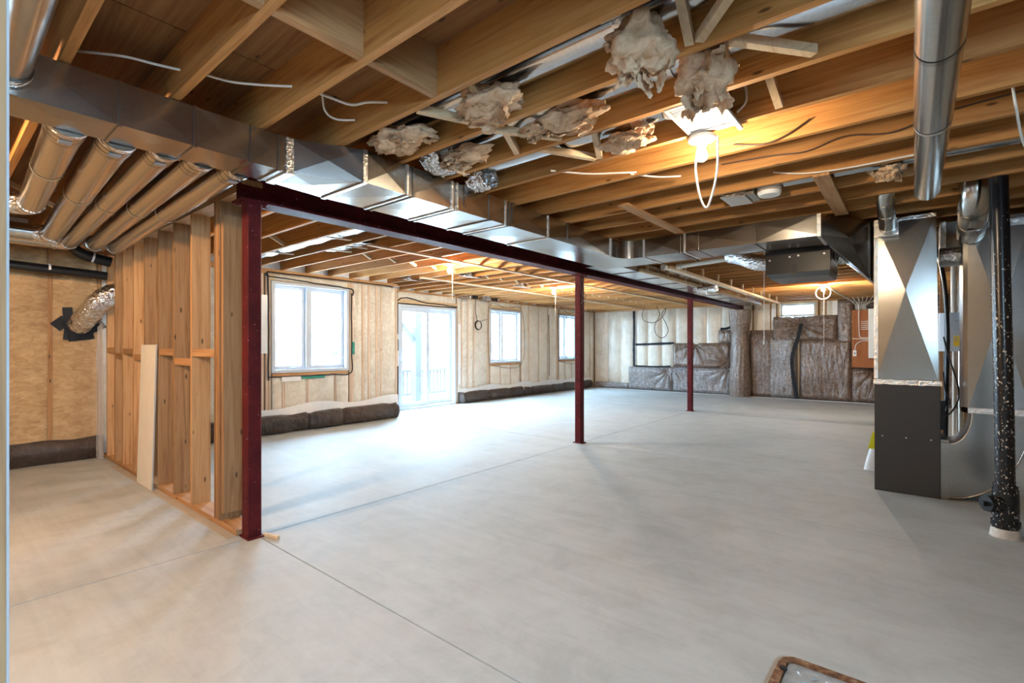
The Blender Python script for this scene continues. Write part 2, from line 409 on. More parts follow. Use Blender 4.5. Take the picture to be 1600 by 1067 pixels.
for n_, (xr, y) in enumerate(spots):
    jx = R.uniform(-0.03, 0.03)
    if n_ == 0:
        sa.location += Vector((xr-0.03, y, 0)); sb.location += Vector((xr+0.03, y, 0)); continue
    place(sa, 'bridging_strut', ceiling, (xr-0.03+jx, y+0.203, cz)); place(sb, 'bridging_strut', ceiling, (xr+0.03+jx, y+0.203, cz))
# bridging of the bulb side: sticks hanging loose from the joist tops and a few still crossed
def stick(a, b): MB().bar(a, b, 0.038, 0.036, (1, 0, 0)).build('bridging_strut', wpale, ceiling)
stick((-0.66, 1.66, JT-0.02), (-0.70, 1.99, JB+0.02)); stick((-0.64, 2.06, JT-0.02), (-0.66, 2.40, JB+0.02))
stick((-0.56, 2.06, JB+0.015), (-0.32, 2.37, JB+0.02)); stick((-0.66, 1.98, JB+0.02), (-0.36, 1.66, JB+0.03))
stick((-0.56, 2.46, JT-0.02), (-0.53, 2.80, JB+0.02))
for y, x in ((2.83, -0.55), (3.235, -0.55), (3.64, -0.58), (4.045, -0.56)):
    stick((x, y+0.045, JT-0.02), (x+0.01, y+0.10, JB+0.045))
for y, x in ((3.235, -1.68), (3.64, -1.66)):
    stick((x, y+0.045, JT-0.02), (x, y+0.10, JB+0.05))
stick((-0.42, 4.10, JT-0.03), (-0.2, 4.42, JB+0.03)); stick((-0.2, 4.10, JB+0.03), (0.06, 4.42, JT-0.06))
for a_, b_ in (((-1.99, 1.64), (-1.83, 1.985)), ((-1.62, 1.66), (-1.80, 1.985)), ((-1.85, 2.05), (-1.60, 2.40)), ((-1.78, 2.05), (-1.94, 2.41)), ((-1.80, 2.44), (-1.60, 2.80)), ((-1.42, 2.46), (-1.57, 2.80))):
    stick((*a_, JB+(0.022 if a_[0] < b_[0] else 0.055)), (*b_, JB+0.02))
# strapping and boards nailed under the joists
for x, y0, y1 in ((-4.95, 3.35, 13.9), (-6.58, 5.5, 14.3)):
    B(x-0.032, x+0.032, y0, y1, JB-0.020, JB-0.001).build('strapping', wpale, ceiling)
B(-1.94, -1.85, 3.78, 5.06, JB-0.021, JB-0.001).build('strapping', wy, ceiling)
B(-0.55, -0.45, 4.0, 5.30, JB-0.021, JB-0.001).build('strapping', wy, ceiling)

# ================================================================== walls
def batt(x, y0, y1, z0, z1, ax, m, depth=0.025, off=0.0, parent=None, nu=6, nv=12, noise_s=0.006, taper=0.06):
    """a bulging insulation batt filling one stud bay; ax 'x+' faces +X on plane x, 'y-' faces -Y on plane y = x"""
    sd = R.uniform(0, 99)
    def fn(u, v):
        b = (1-abs(2*u-1)**3.2)*min(1, v/taper, (1-v)/taper)
        d = off+depth*b+noise_s*nz(u*5+sd, v*9, sd)*(0.3+b)
        p = y0+(y1-y0)*u; z = z0+(z1-z0)*v
        return (x+d, p, z) if ax == 'x+' else (p, x-d, z)
    return MB().grid(fn, nu, nv).build('insulation_batt', m, parent)

# --- left wall (x = XW), from behind the camera to the corner at y = 5.87
RT = JT+0.016
wl = MB()
W1 = (3.48, 4.80, 0.95, 2.37)
wl.box(XW-0.26, XW-0.15, -3.2, W1[0], 0, RT); wl.box(XW-0.26, XW-0.15, W1[1], 5.87, 0, RT)
wl.box(XW-0.26, XW-0.15, W1[0], W1[1], 0, W1[2]); wl.box(XW-0.26, XW-0.15, W1[0], W1[1], W1[3], RT)
wall_left = struct(wl, 'wall_left', sheath, (XW, 1, 0))
def stud_x(x, y, z0, z1, par, m=wz, name='stud', d=0.14, t=0.038): return B(x-d, x, y-t/2, y+t/2, z0, z1).build(name, m, par)
B(XW-0.14, XW+0.002, -3.2, 5.87, JB-0.038, JB-0.001).build('top_plate', wy, wall_left)
B(XW-0.14, XW+0.001, -3.2, W1[0]-0.08, JB-0.078, JB-0.039).build('top_plate', wy, wall_left)
B(XW-0.14, XW+0.002, -3.2, 5.87, 0, 0.038).build('bottom_plate', wy, wall_left)
B(XW-0.14, XW+0.003, W1[0]-0.04, W1[1]+0.04, W1[3]+0.02, JB-0.079).build('window_header', wpale, wall_left)
B(XW-0.14, XW+0.002, W1[0], W1[1], W1[2]-0.06, W1[2]-0.02).build('window_sill_plate', wy, wall_left)
ZT = JB-0.079
full = [-2.9, -2.45, -2.0, -1.55, -1.1, -0.65, -0.2, 0.18, 0.56, 0.955, 1.40]
full_r = [1.9, 2.35, 2.8, 3.13, 3.335, 3.40, 3.445, 4.845, 4.885, 5.10, 5.23, 5.395, 5.49, 5.84]
for y in full+full_r: stud_x(XW, y, 0.038, ZT, wall_left, wz if y < 1.6 else wstud)
for y in (3.66, 4.06, 4.56): stud_x(XW, y, 0.038, W1[2]-0.06, wall_left, wstud)
allst = full+full_r
for a, b in zip(allst, allst[1:]):
    if b-a < 0.08 or (a > 3.44 and b < 4.9 and b-a > 0.5): continue
    tan = b < 1.5
    batt(XW-0.012, a+0.019, b-0.019, 0.04, ZT, 'x+', batt_warm_lit if tan else batt_m, 0.03 if tan else 0.02, parent=wall_left, noise_s=0.02 if tan else 0.006, nu=8, nv=28 if tan else 12)
cr = [3.464, 3.66, 4.06, 4.56, 4.83]
for a, b in zip(cr, cr[1:]): batt(XW-0.012, a+0.019, b-0.019, 0.04, W1[2]-0.062, 'x+', batt_m, 0.016, parent=wall_left)
for a, b in ((3.52, 4.1), (4.12, 4.78)): batt(XW+0.004, a, b, W1[3]+0.03, ZT, 'x+', batt_m, 0.012, parent=wall_left, nv=4)
# poly flap and dark film rolls along the wall base
def film_roll(par, face, p0, p1, z0, z1, depth, ax, m=roll_m, seg=None):
    sd = R.uniform(0, 99); L = p1-p0; nu = max(10, int(L/0.025)); nv = 20
    def fn(u, v):
        p = p0+L*u; t = v*math.pi
        pinch = 1-0.35*math.exp(-(((p*1.15+0.5*nz(p, sd, 0)) % 1.0-0.5)/0.07)**2)
        e = min(1, u/0.03, (1-u)/0.03)
        d = depth*math.sin(t)**0.6*pinch*e*(1+0.18*nz(p*2.2, v*2, sd)) + 0.030*(0.45-abs(nz(p*7+v*3.5, v*2.2-p*2, sd)))*min(1, e*3)
        z = z0+(z1-z0)*(0.5-0.5*math.cos(t))*(1+0.10*nz(p*1.3, sd, 5))*(0.85+0.15*pinch)
        z = max(z, 0.001)
        d = max(d, 0.0)
        return (face+d, p, z) if ax == 'x+' else (p, face-d, z)
    return MB().grid(fn, nu, nv).build('film_wrapped_roll', m, par)
film_roll(wall_left, XW+0.005, 1.62, 4.05, 0, 0.30, 0.17, 'x+'); film_roll(wall_left, XW+0.005, 4.0, 5.85, 0, 0.29, 0.17, 'x+')
def flap(par, face, p0, p1, za, zb, ax):
    sd = R.uniform(0, 9)
    def fn(u, v):
        p = p0+(p1-p0)*u; top = za+(zb-za)*(0.78+0.22*math.sin(p*4.3+sd))
        z = 0.16+(top-0.16)*v; d = 0.035+0.02*(1-v)+0.006*nz(p*6, v*3, sd)
        return (face+d, p, z) if ax == 'x+' else (p, face-d, z)
    MB().grid(fn, int((p1-p0)/0.12), 5).build('poly_flap', polyw, par)
flap(wall_left, XW, 2.9, 5.85, 0.28, 0.45, 'x+')
def lower_film(u, v):
    p = -3.0+4.42*u; return (XW+0.03+0.05*math.sin(v*math.pi)+0.02*nz(p*5, v*4, 3), p, 0.001+0.27*v+0.02*nz(p*3, 1, 2)*v)
MB().grid(lower_film, 90, 8).build('film_wrapped_roll', roll_m, wall_left)
# tapes around the first window
def ribbon(pts, r, name, m, par, jit=0.012, n=6):
    P = smooth_path(pts, 5); P = [p+Vector((0, nz(p.y*9, p.z*9, 1)*jit, nz(p.y*9, p.z*9, 7)*jit)) for p in P]
    return MB().tube(P, r, n).build(name, m, par)
xf = XW+0.016
ribbon([(xf, 3.42, 0.82), (xf, 3.42, 1.6), (xf, 3.41, 2.43), (xf, 3.41, 2.44), (xf, 3.8, 2.43), (xf, 4.4, 2.40), (xf, 4.86, 2.37), (xf, 4.88, 2.26)], 0.010, 'sealing_bead', tapeblk, wall_left)
ribbon([(xf, 3.43, 0.88), (xf, 4.0, 0.875), (xf, 4.5, 0.88), (xf, 4.85, 0.90), (xf, 4.86, 1.3), (xf, 4.86, 2.3)], 0.009, 'sealing_bead', tapeblk, wall_left)
B(XW+0.012, XW+0.02, 3.95, 4.35, 0.83, 0.875).build('green_tape_patch', greent, wall_left)
B(XW+0.012, XW+0.02, 4.87, 4.92, 1.22, 1.44).build('green_tape_patch', greent, wall_left)
B(XW+0.018, XW+0.024, 3.62, 3.93, 0.80, 0.875).build('white_tape_patch', polyw, wall_left)
B(XW+0.018, XW+0.024, 3.30, 3.40, 1.25, 2.15).build('white_tape_patch', polyw, wall_left)
# --- short return at the corner and the garden wall (x = XG)
wr = struct(B(XG-0.15, XW-0.15, 5.76, 5.87, 0, RT), 'wall_return', sheath)
D1 = (6.41, 8.09, 0.0, 2.26); W2 = (9.31, 10.56, 0.94, 2.32); W3 = (12.46, 13.56, 0.97, 2.35)
g = MB(); xa, xb = XG-0.26, XG-0.15
g.box(xa, xb, 5.76, D1[0], 0, RT); g.box(xa, xb, D1[0], D1[1], D1[3], RT); g.box(xa, xb, D1[1], W2[0], 0, RT)
g.box(xa, xb, W2[0], W2[1], 0, W2[2]); g.box(xa, xb, W2[0], W2[1], W2[3], RT); g.box(xa, xb, W2[1], W3[0], 0, RT)
g.box(xa, xb, W3[0], W3[1], 0, W3[2]); g.box(xa, xb, W3[0], W3[1], W3[3], RT); g.box(xa, xb, W3[1], 14.9, 0, RT)
wall_g = struct(g, 'wall_garden', sheath, (XG, 10, 0))
B(XG-0.14, XG+0.002, 5.88, 14.6, JB-0.038, JB-0.001).build('top_plate', wy, wall_g)
for a, b in ((5.88, D1[0]-0.03), (D1[1]+0.03, 14.6)): B(XG-0.14, XG+0.002, a, b, 0, 0.038).build('bottom_plate', wy, wall_g)
for a, b, z in ((D1[0], D1[1], D1[3]), (W2[0], W2[1], W2[3]), (W3[0], W3[1], W3[3])):
    B(XG-0.14, XG+0.003, a-0.04, b+0.04, z+0.03, z+0.12).build('header', wpale, wall_g)
    batt(XG+0.004, a, b, z+0.12, JB-0.04, 'x+', batt_m, 0.014, parent=wall_g, nv=4)
gst = [5.92, 6.30, 6.37, 8.14, 8.30, 8.52, 8.72, 9.22, 9.28, 10.60, 10.96, 11.42, 11.88, 12.36, 12.42, 13.60, 13.95, 14.35, 14.58]
for y in gst: stud_x(XG, y, 0.038, JB-0.038, wall_g, wstud)
for a, b in zip(gst, gst[1:]):
    if b-a < 0.1 or b-a > 0.9: continue
    batt(XG-0.01, a+0.019, b-0.019, 0.04, JB-0.04, 'x+', batt_m if b < 10 else batt_far, 0.022, parent=wall_g)
for w0, w1, zz in ((W2[0], W2[1], W2[2]), (W3[0], W3[1], W3[2])):
    B(XG-0.14, XG+0.002, w0, w1, zz-0.06, zz-0.02).build('window_sill_plate', wy, wall_g)
    n = 3
    for i in range(n): batt(XG-0.01, w0+(w1-w0)*i/n+0.02, w0+(w1-w0)*(i+1)/n-0.02, 0.04, zz-0.07, 'x+', batt_far, 0.02, parent=wall_g)
    for i in range(1, n): stud_x(XG, w0+(w1-w0)*i/n, 0.038, zz-0.06, wall_g, wstud)
film_roll(wall_g, XG+0.005, 8.16, 10.6, 0, 0.27, 0.15, 'x+'); film_roll(wall_g, XG+0.005, 10.65, 12.6, 0, 0.25, 0.15, 'x+'); film_roll(wall_g, XG+0.005, 12.55, 14.3, 0, 0.25, 0.15, 'x+')
flap(wall_g, XG, 8.2, 11.0, 0.27, 0.40, 'x+'); flap(wall_g, XG, 11.0, 14.3, 0.27, 0.38, 'x+')
ribbon([(XG+0.02, 6.36, 0.05), (XG+0.02, 6.35, 1.0), (XG+0.02, 6.36, 2.3), (XG+0.02, 7.2, 2.33), (XG+0.02, 8.12, 2.30)], 0.012, 'sealing_bead', tapeblk, wall_g)
ribbon([(XG+0.03, 11.9, 0.5), (XG+0.03, 11.91, 1.4), (XG+0.03, 11.88, 2.3)], 0.009, 'sealing_bead', tapeblk, wall_g)
for w_ in (W2, W3):
    ribbon([(XG+0.02, w_[0]-0.05, w_[2]-0.06), (XG+0.02, w_[0]-0.05, w_[3]+0.06), (XG+0.02, (w_[0]+w_[1])/2, w_[3]+0.05), (XG+0.02, w_[1]+0.05, w_[3]+0.03), (XG+0.02, w_[1]+0.05, w_[2]-0.05), (XG+0.02, w_[0], w_[2]-0.06)], 0.005, 'sealing_bead', tapeblk, wall_g)
MB().tube(smooth_path([(XG+0.03, 6.24, 2.25), (XG+0.06, 6.25, 2.0), (XG+0.04, 6.31, 1.65)], 5), 0.018, 6).build('pink_tape_strand', pink, wall_g)
B(XG+0.012, XG+0.022, 8.16, 8.24, 0.45, 1.9).build('white_tape_patch', polyw, wall_g)

# rim insulation between the joist ends
for i, y in enumerate(JY[:-1]):
    xx = XW if y < 5.6 else XG
    if y > 5.6 and y < 5.75: continue
    def rf(u, v, y=y, xx=xx): return (xx-0.02+0.05*math.sin(u*math.pi)*math.sin(v*math.pi)+0.012*nz(u*6+y, v*5, y), y+0.021+0.364*u, JB+0.004+(JT-JB-0.008)*v)
    MB().grid(rf, 5, 4).build('rim_insulation', rimins, wall_left if y < 5.6 else wall_g)

# --- far wall
W4 = (-2.80, -1.88, 2.10, 2.55)
f = MB(); f.box(-8.7, W4[0], YF+0.14, YF+0.28, 0, RT); f.box(W4[0], W4[1], YF+0.14, YF+0.28, 0, W4[2]); f.box(W4[1], 2.2, YF+0.14, YF+0.28, 0, RT)
f.box(W4[0], W4[1], YF+0.14, YF+0.28, W4[3], RT)
wall_far = struct(f, 'wall_far', conc_wall, (-3, YF, 0))
B(-8.4, 2.1, YF, YF+0.13, JB-0.04, JB-0.001).build('top_plate', wx, wall_far)
fx = [-8.38, -7.88, -7.41, -6.91, -6.48, -6.02, -5.58, -5.14, -4.68, -4.25, -3.86, -3.42, -2.98, -2.83, -1.85, -1.72, -1.42, -0.98, -0.5, 0.0, 0.5, 1.0, 1.5, 2.0]
for x in fx: B(x-0.019, x+0.019, YF, YF+0.13, 0.03, JB-0.04).build('stud', wz, wall_far)
for a, b in zip(fx, fx[1:]):
    if b-a < 0.1: continue
    wide = b-a > 0.7
    batt(YF+0.01 if a > -3.9 else YF-0.003, a+0.002, b-0.002, 0.02, JB-0.042 if not wide else W4[2]-0.04, 'y-', batt_far, 0.065 if a < -3.9 else 0.03, parent=wall_far, nu=8, nv=16, taper=0.04)
def quilt(x0, x1, z0, z1, depth, m, pinches=(), name='insulation_blanket', par=None, edge=0.10, fold=0.012, nu=None, y=None):
    sd = R.uniform(0, 99); nu = nu or max(12, int((x1-x0)/0.018)); nv = max(12, int((z1-z0)/0.02)); yb = YF-0.07 if y is None else y
    def fn(u, v):
        x = x0+(x1-x0)*u; z = z0+(z1-z0)*v
        e = min(1, u*(x1-x0)/edge, (1-u)*(x1-x0)/edge)*min(1, v*(z1-z0)/edge, (1-v)*(z1-z0)/edge)
        d = depth*(0.42+0.58*max(e, 0)**0.6)*(1+0.25*nz(x*2.1, z*2.1, sd))
        d += 1.5*fold*(0.5-abs(nz(x*10+z*1.5, z*1.1, sd)))*min(1, max(e, 0)*2) + 0.5*fold*nz(x*22-z*4, z*2.5, sd)
        for px, pz, rr in pinches:
            r = math.hypot(x-px, z-pz)+1e-4; a = math.atan2(z-pz, x-px); k_ = math.exp(-(r/rr)**2)
            d -= depth*0.75*math.exp(-(r/(rr*0.3))**2); d += 0.06*k_*(abs(math.sin(a*6+sd+1.2*nz(math.cos(a)*2, math.sin(a)*2, sd)))-0.5)*min(1, r/0.15)
        if u < 1e-6 or v < 1e-6 or u > 1-1e-6 or v > 1-1e-6: d = 0
        return (x, yb-d, z)
    return MB().grid(fn, nu, nv).build(name, m, par or wall_far)
film_roll(wall_far, YF-0.07, -8.3, -7.05, 0, 0.2, 0.12, 'y-', quilt_grey)
quilt(-7.08, -5.62, 0.0, 0.73, 0.15, quilt_grey, [(-5.75, 0.62, 0.5)])
quilt(-5.64, -3.95, 0.0, 0.76, 0.15, quilt_grey, [(-5.55, 0.72, 0.45), (-4.02, 0.75, 0.5)])
quilt(-5.62, -3.92, 0.74, 1.47, 0.15, quilt_m, [(-4.0, 0.90, 0.65), (-4.95, 1.45, 0.5)])
quilt(-4.30, -3.90, 1.45, 1.83, 0.10, quilt_m, [])
quilt(-3.48, -2.42, 0.0, 1.81, 0.15, quilt_m, [(-2.95, 1.75, 0.5)])
quilt(-3.0, -2.33, 0.0, 1.62, 0.19, quilt_grey, [], fold=0.02)
quilt(-2.28, -1.14, 0.0, 1.55, 0.17, quilt_m, [], fold=0.016); quilt(-1.18, -0.2, 0.0, 0.85, 0.17, quilt_m, [(-0.72, 0.80, 0.45)], fold=0.016)
quilt(-2.90, -1.45, 1.50, 2.16, 0.17, quilt_m, [(-2.25, 1.92, 0.75)], fold=0.012)
quilt(-1.47, -1.12, 1.0, 2.54, 0.13, quilt_m, [])
quilt(-1.12, 0.6, 2.26, 2.54, 0.10, quilt_m, [])
quilt(-0.22, 2.0, 0.0, 2.25, 0.12, quilt_m, [], fold=0.02)
B(-8.3, 0.6, YF-0.28, YF-0.25, 0.0, 0.012).build('poly_hem', polyw, wall_far)
# wrapped pilaster under the beam end
def pil(u, v):
    a = u*2*math.pi; z = 0.0+2.36*v; r = 0.25*(1+0.10*math.sin(v*7+1)-0.12*math.exp(-((v-0.72)/0.10)**2)+0.04*nz(math.cos(a)*3, math.sin(a)*3, v*9))
    r += 0.010*math.sin(a*17+3*nz(a, v*3, 2)); return (-3.68+r*math.cos(a), YF-0.30+0.9*r*math.sin(a), z)
MB().grid(pil, 48, 30).build('wrapped_pilaster', quilt_m, wall_far)
def tape_strip(pts, wdt, name='black_tape_strip', par=None):
    P = smooth_path(pts, 8); s = MB(); vs = []; n = len(P)
    for i, p in enumerate(P):
        d = (P[min(i+1, n-1)]-P[max(i-1, 0)]).normalized(); sd = Vector((-d.z, 0, d.x))*wdt/2*(1+0.25*nz(i*0.9, p.z*3, 2))
        vs += [p-sd, p+sd, p+sd+Vector((0, -0.008, 0)), p-sd+Vector((0, -0.008, 0))]
    fs = []
    for i in range(n-1):
        for j in range(4): fs.append((i*4+j, i*4+(j+1) % 4, i*4+4+(j+1) % 4, i*4+4+j))
    fs += [(0, 1, 2, 3), (n*4-1, n*4-2, n*4-3, n*4-4)]
    s.add(vs, fs); return s.build(name, tapeblk, par or wall_far)
yt = YF-0.085
tape_strip([(-6.91, yt, 2.50), (-6.90, yt, 1.9), (-6.91, yt, 1.3), (-6.90, yt, 0.74)], 0.075)
tape_strip([(-6.86, yt, 1.43), (-6.3, yt, 1.445), (-5.6, yt, 1.47)], 0.07)
tape_strip([(-6.86, yt-0.02, 0.75), (-6.3, yt-0.02, 0.74), (-5.7, yt-0.03, 0.76)], 0.05)
tape_strip([(-4.22, YF-0.21, 1.86), (-4.05, YF-0.23, 1.87), (-3.88, YF-0.3, 1.93)], 0.07)
tape_strip([(-2.21, YF-0.285, 1.95), (-2.30, YF-0.30, 1.55), (-2.42, YF-0.30, 1.05), (-2.38, YF-0.30, 0.5), (-2.30, YF-0.31, 0.03)], 0.085)

# --- walls out of view
W5 = (-2.5, 0.2, 1.60, 2.44)      # unseen window added to brighten the foreground floor, out of the frame
s = MB(); s.box(2.06, 2.2, -3.2, W5[0], 0, RT); s.box(2.06, 2.2, W5[1], 14.9, 0, RT); s.box(2.06, 2.2, W5[0], W5[1], 0, W5[2]); s.box(2.06, 2.2, W5[0], W5[1], W5[3], RT)
wall_right = struct(s, 'wall_right', conc_wall)
s = MB(); s.box(2.05, 2.19, W5[0], W5[0]+0.05, W5[2], W5[3]); s.box(2.05, 2.19, W5[1]-0.05, W5[1], W5[2], W5[3]); s.box(2.05, 2.19, W5[0]+0.05, W5[1]-0.05, W5[2], W5[2]+0.05); s.box(2.05, 2.19, W5[0]+0.05, W5[1]-0.05, W5[3]-0.05, W5[3]); s.box(2.06, 2.18, -1.18, -1.12, W5[2]+0.05, W5[3]-0.05)
w5 = struct(s, 'added_window', white)
for a, b in ((W5[0]+0.05, -1.18), (-1.12, W5[1]-0.05)): B(2.12, 2.126, a, b, W5[2]+0.05, W5[3]-0.05).build('pane', glass_m, w5)
wall_near = struct(B(-8.7, 2.2, -3.2, -3.06, 0, RT), 'wall_near', conc_wall)
# door-opening post just beside the camera
wj = struct(B(-1.16, -1.0, 0.0385, 0.0780, 0.039, JB), 'wall_opening', wz)
B(-1.16, -1.0, 0.0782, 0.0812, 0.3, 1.95).build('drywall_edge', plain('grey_drywall_edge', (0.30, 0.30, 0.31), 0.8), wj)
B(-1.30, -1.002, 0.035, 0.11, 0.0, 0.038).build('bottom_plate', wx, wj)

# --- stud partition
PY0, PY1 = 1.43, 1.57
wp = struct(B(-7.66, -3.72, PY0, PY1, 0.004, 0.042), 'wall_partition', wx, (-5.7, 1.5, 0))
B(-7.66, -3.70, PY0, PY1, 2.45, 2.488).build('top_plate', wx, wp)
B(-7.66, -3.62, PY0, PY1, 2.490, 2.528).build('top_plate', wx, wp)
px_ = [-7.5, -7.12, -6.79, -6.36, -5.96, -5.51, -5.07, -4.63]
for x in px_: B(x-0.019, x+0.019, PY0+0.001, PY1-0.001, 0.042, 2.45).build('stud', wz, wp)
for dx in (-0.076, -0.0385, -0.001): B(-4.04+dx-0.0185, -4.04+dx+0.0185, PY0+0.001, PY1+(0.04 if dx > -0.01 else -0.001), 0.042, 2.45).build('stud', wz, wp)
B(-4.022, -3.985, PY0+0.012, PY1+0.035, 0.10, 2.34).build('stud', wz, wp)
zs = [1.31, 1.25, 1.30, 1.24, 1.30, 1.30, 1.22, 1.30]
for (a, b), z in zip(zip(px_, px_[1:]+[-4.12]), zs): B(a+0.02, b-0.02, PY0+0.003, PY0+0.041, z-0.03, z+0.03).build('blocking', wx, wp)
MB().tube(smooth_path([(-5.56, PY0+0.05, 2.4), (-5.59, PY0+0.04, 1.95), (-5.54, PY0+0.045, 1.6), (-5.56, PY0+0.05, 1.33)], 5), 0.006, 6).build('wall_cable', cablem, wp)

# ================================================================== windows and patio door
def frame(x0, x1, y0, y1, z0, z1, t, name, m, par):
    s = MB(); s.box(x0, x1, y0, y0+t, z0, z1); s.box(x0, x1, y1-t, y1, z0, z1); s.box(x0, x1, y0+t, y1-t, z0, z0+t); s.box(x0, x1, y0+t, y1-t, z1-t, z1)
    return s.build(name, m, par)
def casement(name, X, w_, mull, handle=True):
    y0, y1, z0, z1 = w_
    root = bpy.data.objects.new(name, None); COL.objects.link(root); root.location = (X, y0, z0); WL[root.name] = Vector((X, y0, z0)); root['kind'] = 'structure'
    frame(X-0.20, X+0.012, y0-0.012, y1+0.012, z0-0.012, z1+0.012, 0.05, 'window_frame', white, root)
    ym = y0+(y1-y0)*mull
    B(X-0.19, X-0.04, ym-0.03, ym+0.03, z0+0.038, z1-0.038).build('mullion', white, root)
    for a, b in ((y0+0.04, ym-0.031), (ym+0.031, y1-0.04)):
        s = frame(X-0.16, X-0.09, a, b, z0+0.04, z1-0.04, 0.055, 'sash', white, root)
        B(X-0.135, X-0.129, a+0.05, b-0.05, z0+0.09, z1-0.09).build('pane', glass_m, s)
    if handle:
        h = MB(); yc = y0+0.36; h.box(X-0.088, X-0.06, yc-0.07, yc+0.07, z0+0.042, z0+0.06); h.bar((X-0.06, yc-0.05, z0+0.062), (X-0.05, yc+0.07, z0+0.075), 0.02, 0.012); h.build('crank_handle', white, root)
        B(X-0.088, X-0.07, ym+0.0, ym+0.018, z0+0.42, z0+0.60).build('latch', white, root)
    return root
casement('window_1', XW, W1, 0.46); casement('window_2', XG, W2, 0.42); casement('window_3', XG, W3, 0.42)
r4 = bpy.data.objects.new('window_4', None); COL.objects.link(r4); r4.location = (W4[0], YF, W4[2]); WL['window_4'] = Vector(r4.location); r4['kind'] = 'structure'
s = MB(); x0, x1, z0, z1 = W4[0], W4[1], W4[2], W4[3]; t = 0.06; ya, yb = YF-0.10, YF+0.22
s.box(x0, x0+t, ya, yb, z0, z1); s.box(x1-t, x1, ya, yb, z0, z1); s.box(x0+t, x1-t, ya, yb, z0, z0+t); s.box(x0+t, x1-t, ya, yb, z1-t, z1); s.build('window_frame', wpale, r4)
s = MB(); t2 = 0.05; s.box(x0+t, x0+t+t2, ya+0.08, yb-0.08, z0+t, z1-t); s.box(x1-t-t2, x1-t, ya+0.08, yb-0.08, z0+t, z1-t); s.box(x0+t+t2, x1-t-t2, ya+0.08, yb-0.08, z0+t, z0+t+t2); s.box(x0+t+t2, x1-t-t2, ya+0.08, yb-0.08, z1-t-t2, z1-t)
sash = s.build('sash', white, r4); B(x0+t+t2, x1-t-t2, YF+0.05, YF+0.056, z0+t+t2, z1-t-t2).build('pane', glass_m, sash)
B(x0-0.14, x0-0.03, YF-0.105, YF-0.095, z0-0.05, z0+0.28).build('tape_patch', polyw, r4)
B(x1+0.32, x1+0.42, YF-0.105, YF-0.095, z0-0.0, z0+0.40).build('tape_patch', polyw, r4)

d1 = bpy.data.objects.new('door_1', None); COL.objects.link(d1); d1.location = (XG, D1[0], 0); WL['door_1'] = Vector(d1.location); d1['kind'] = 'structure'
frame(XG-0.20, XG+0.02, D1[0], D1[1], 0.005, D1[3], 0.055, 'door_frame', white, d1)
ym = (D1[0]+D1[1])/2
p1 = frame(XG-0.07, XG-0.02, D1[0]+0.056, ym+0.04, 0.061, D1[3]-0.056, 0.085, 'sliding_panel', white, d1)
B(XG-0.05, XG-0.044, D1[0]+0.13, ym-0.04, 0.14, D1[3]-0.14).build('pane', glass_m, p1)
MB().tube(smooth_path([(XG-0.02, D1[0]+0.10, 1.30), (XG+0.03, D1[0]+0.12, 1.24), (XG+0.03, D1[0]+0.12, 1.08), (XG-0.02, D1[0]+0.10, 1.02)], 5), 0.009, 8).build('pull_handle', white, p1)
p2 = frame(XG-0.13, XG-0.08, ym-0.04, D1[1]-0.056, 0.061, D1[3]-0.056, 0.085, 'fixed_panel', white, d1)
B(XG-0.11, XG-0.104, ym+0.04, D1[1]-0.13, 0.14, D1[3]-0.14).build('pane', glass_m, p2)
B(XG-0.078, XG-0.06, ym+0.06, D1[1]-0.07, 0.062, 0.085).build('track_rail', greytx, d1)

# ================================================================== outside
ground = struct(B(-160, -8.75, -120, 160, -0.30, -0.12), 'ground', soil, (-40, 10, -0.12))
rl = thing('deck_railing', 'deck railing of thin upright balusters beyond the patio door glass', 'railing', (-11.0, 9.4, -0.12))
B(-11.05, -10.95, 7.2, 11.4, 0.64, 0.70).build('top_rail', deckw, rl); B(-11.03, -10.97, 7.2, 11.4, -0.02, 0.04).build('bottom_rail', deckw, rl)
bl = B(-11.02, -10.98, 7.30, 7.34, 0.04, 0.64).build('baluster', deckw, rl)
for i in range(1, 30): place(bl, 'baluster', rl, (-11.0, 7.32+0.14*i, 0.34))
for y in (7.22, 11.38): B(-11.05, -10.95, y-0.05, y+0.05, -0.12, 0.78).build('post', deckw, rl)
pt = thing('deck_post', 'thick deck post with a diagonal knee brace outside the patio door', 'post', (-10.5, 8.63, -0.12))
B(-10.6, -10.4, 8.53, 8.73, -0.12, 3.0).build('post_shaft', deckw, pt)
MB().bar((-10.5, 8.5, 1.55), (-10.5, 7.55, 2.55), 0.09, 0.14, (1, 0, 0)).build('knee_brace', deckw, pt)
for i, (y, h_, r_) in enumerate(((20, 3.0, 6), (38, 2.2, 6), (55, 3.4, 7), (76, 2.6, 7), (100, 3.2, 8))):
    sd = i*7.7
    def tr(u, v, y=y, h_=h_, r_=r_, sd=sd):
        a = u*2*math.pi; t = v*math.pi/2; q = 1+0.25*nz(math.cos(a)*2+sd, math.sin(a)*2, v*4)
        return (-85+r_*0.5*math.cos(a)*math.cos(t)*q, y+r_*math.sin(a)*math.cos(t)*q, -0.12+h_*math.sin(t)*q)
    o = single(MB().grid(tr, 24, 8), 'distant_thicket', treem, 'low distant thicket on the horizon, '+['nearest to the house', 'second nearest', 'in the middle', 'second farthest', 'farthest'][i]+' of five', 'bush', 'thickets on the horizon')

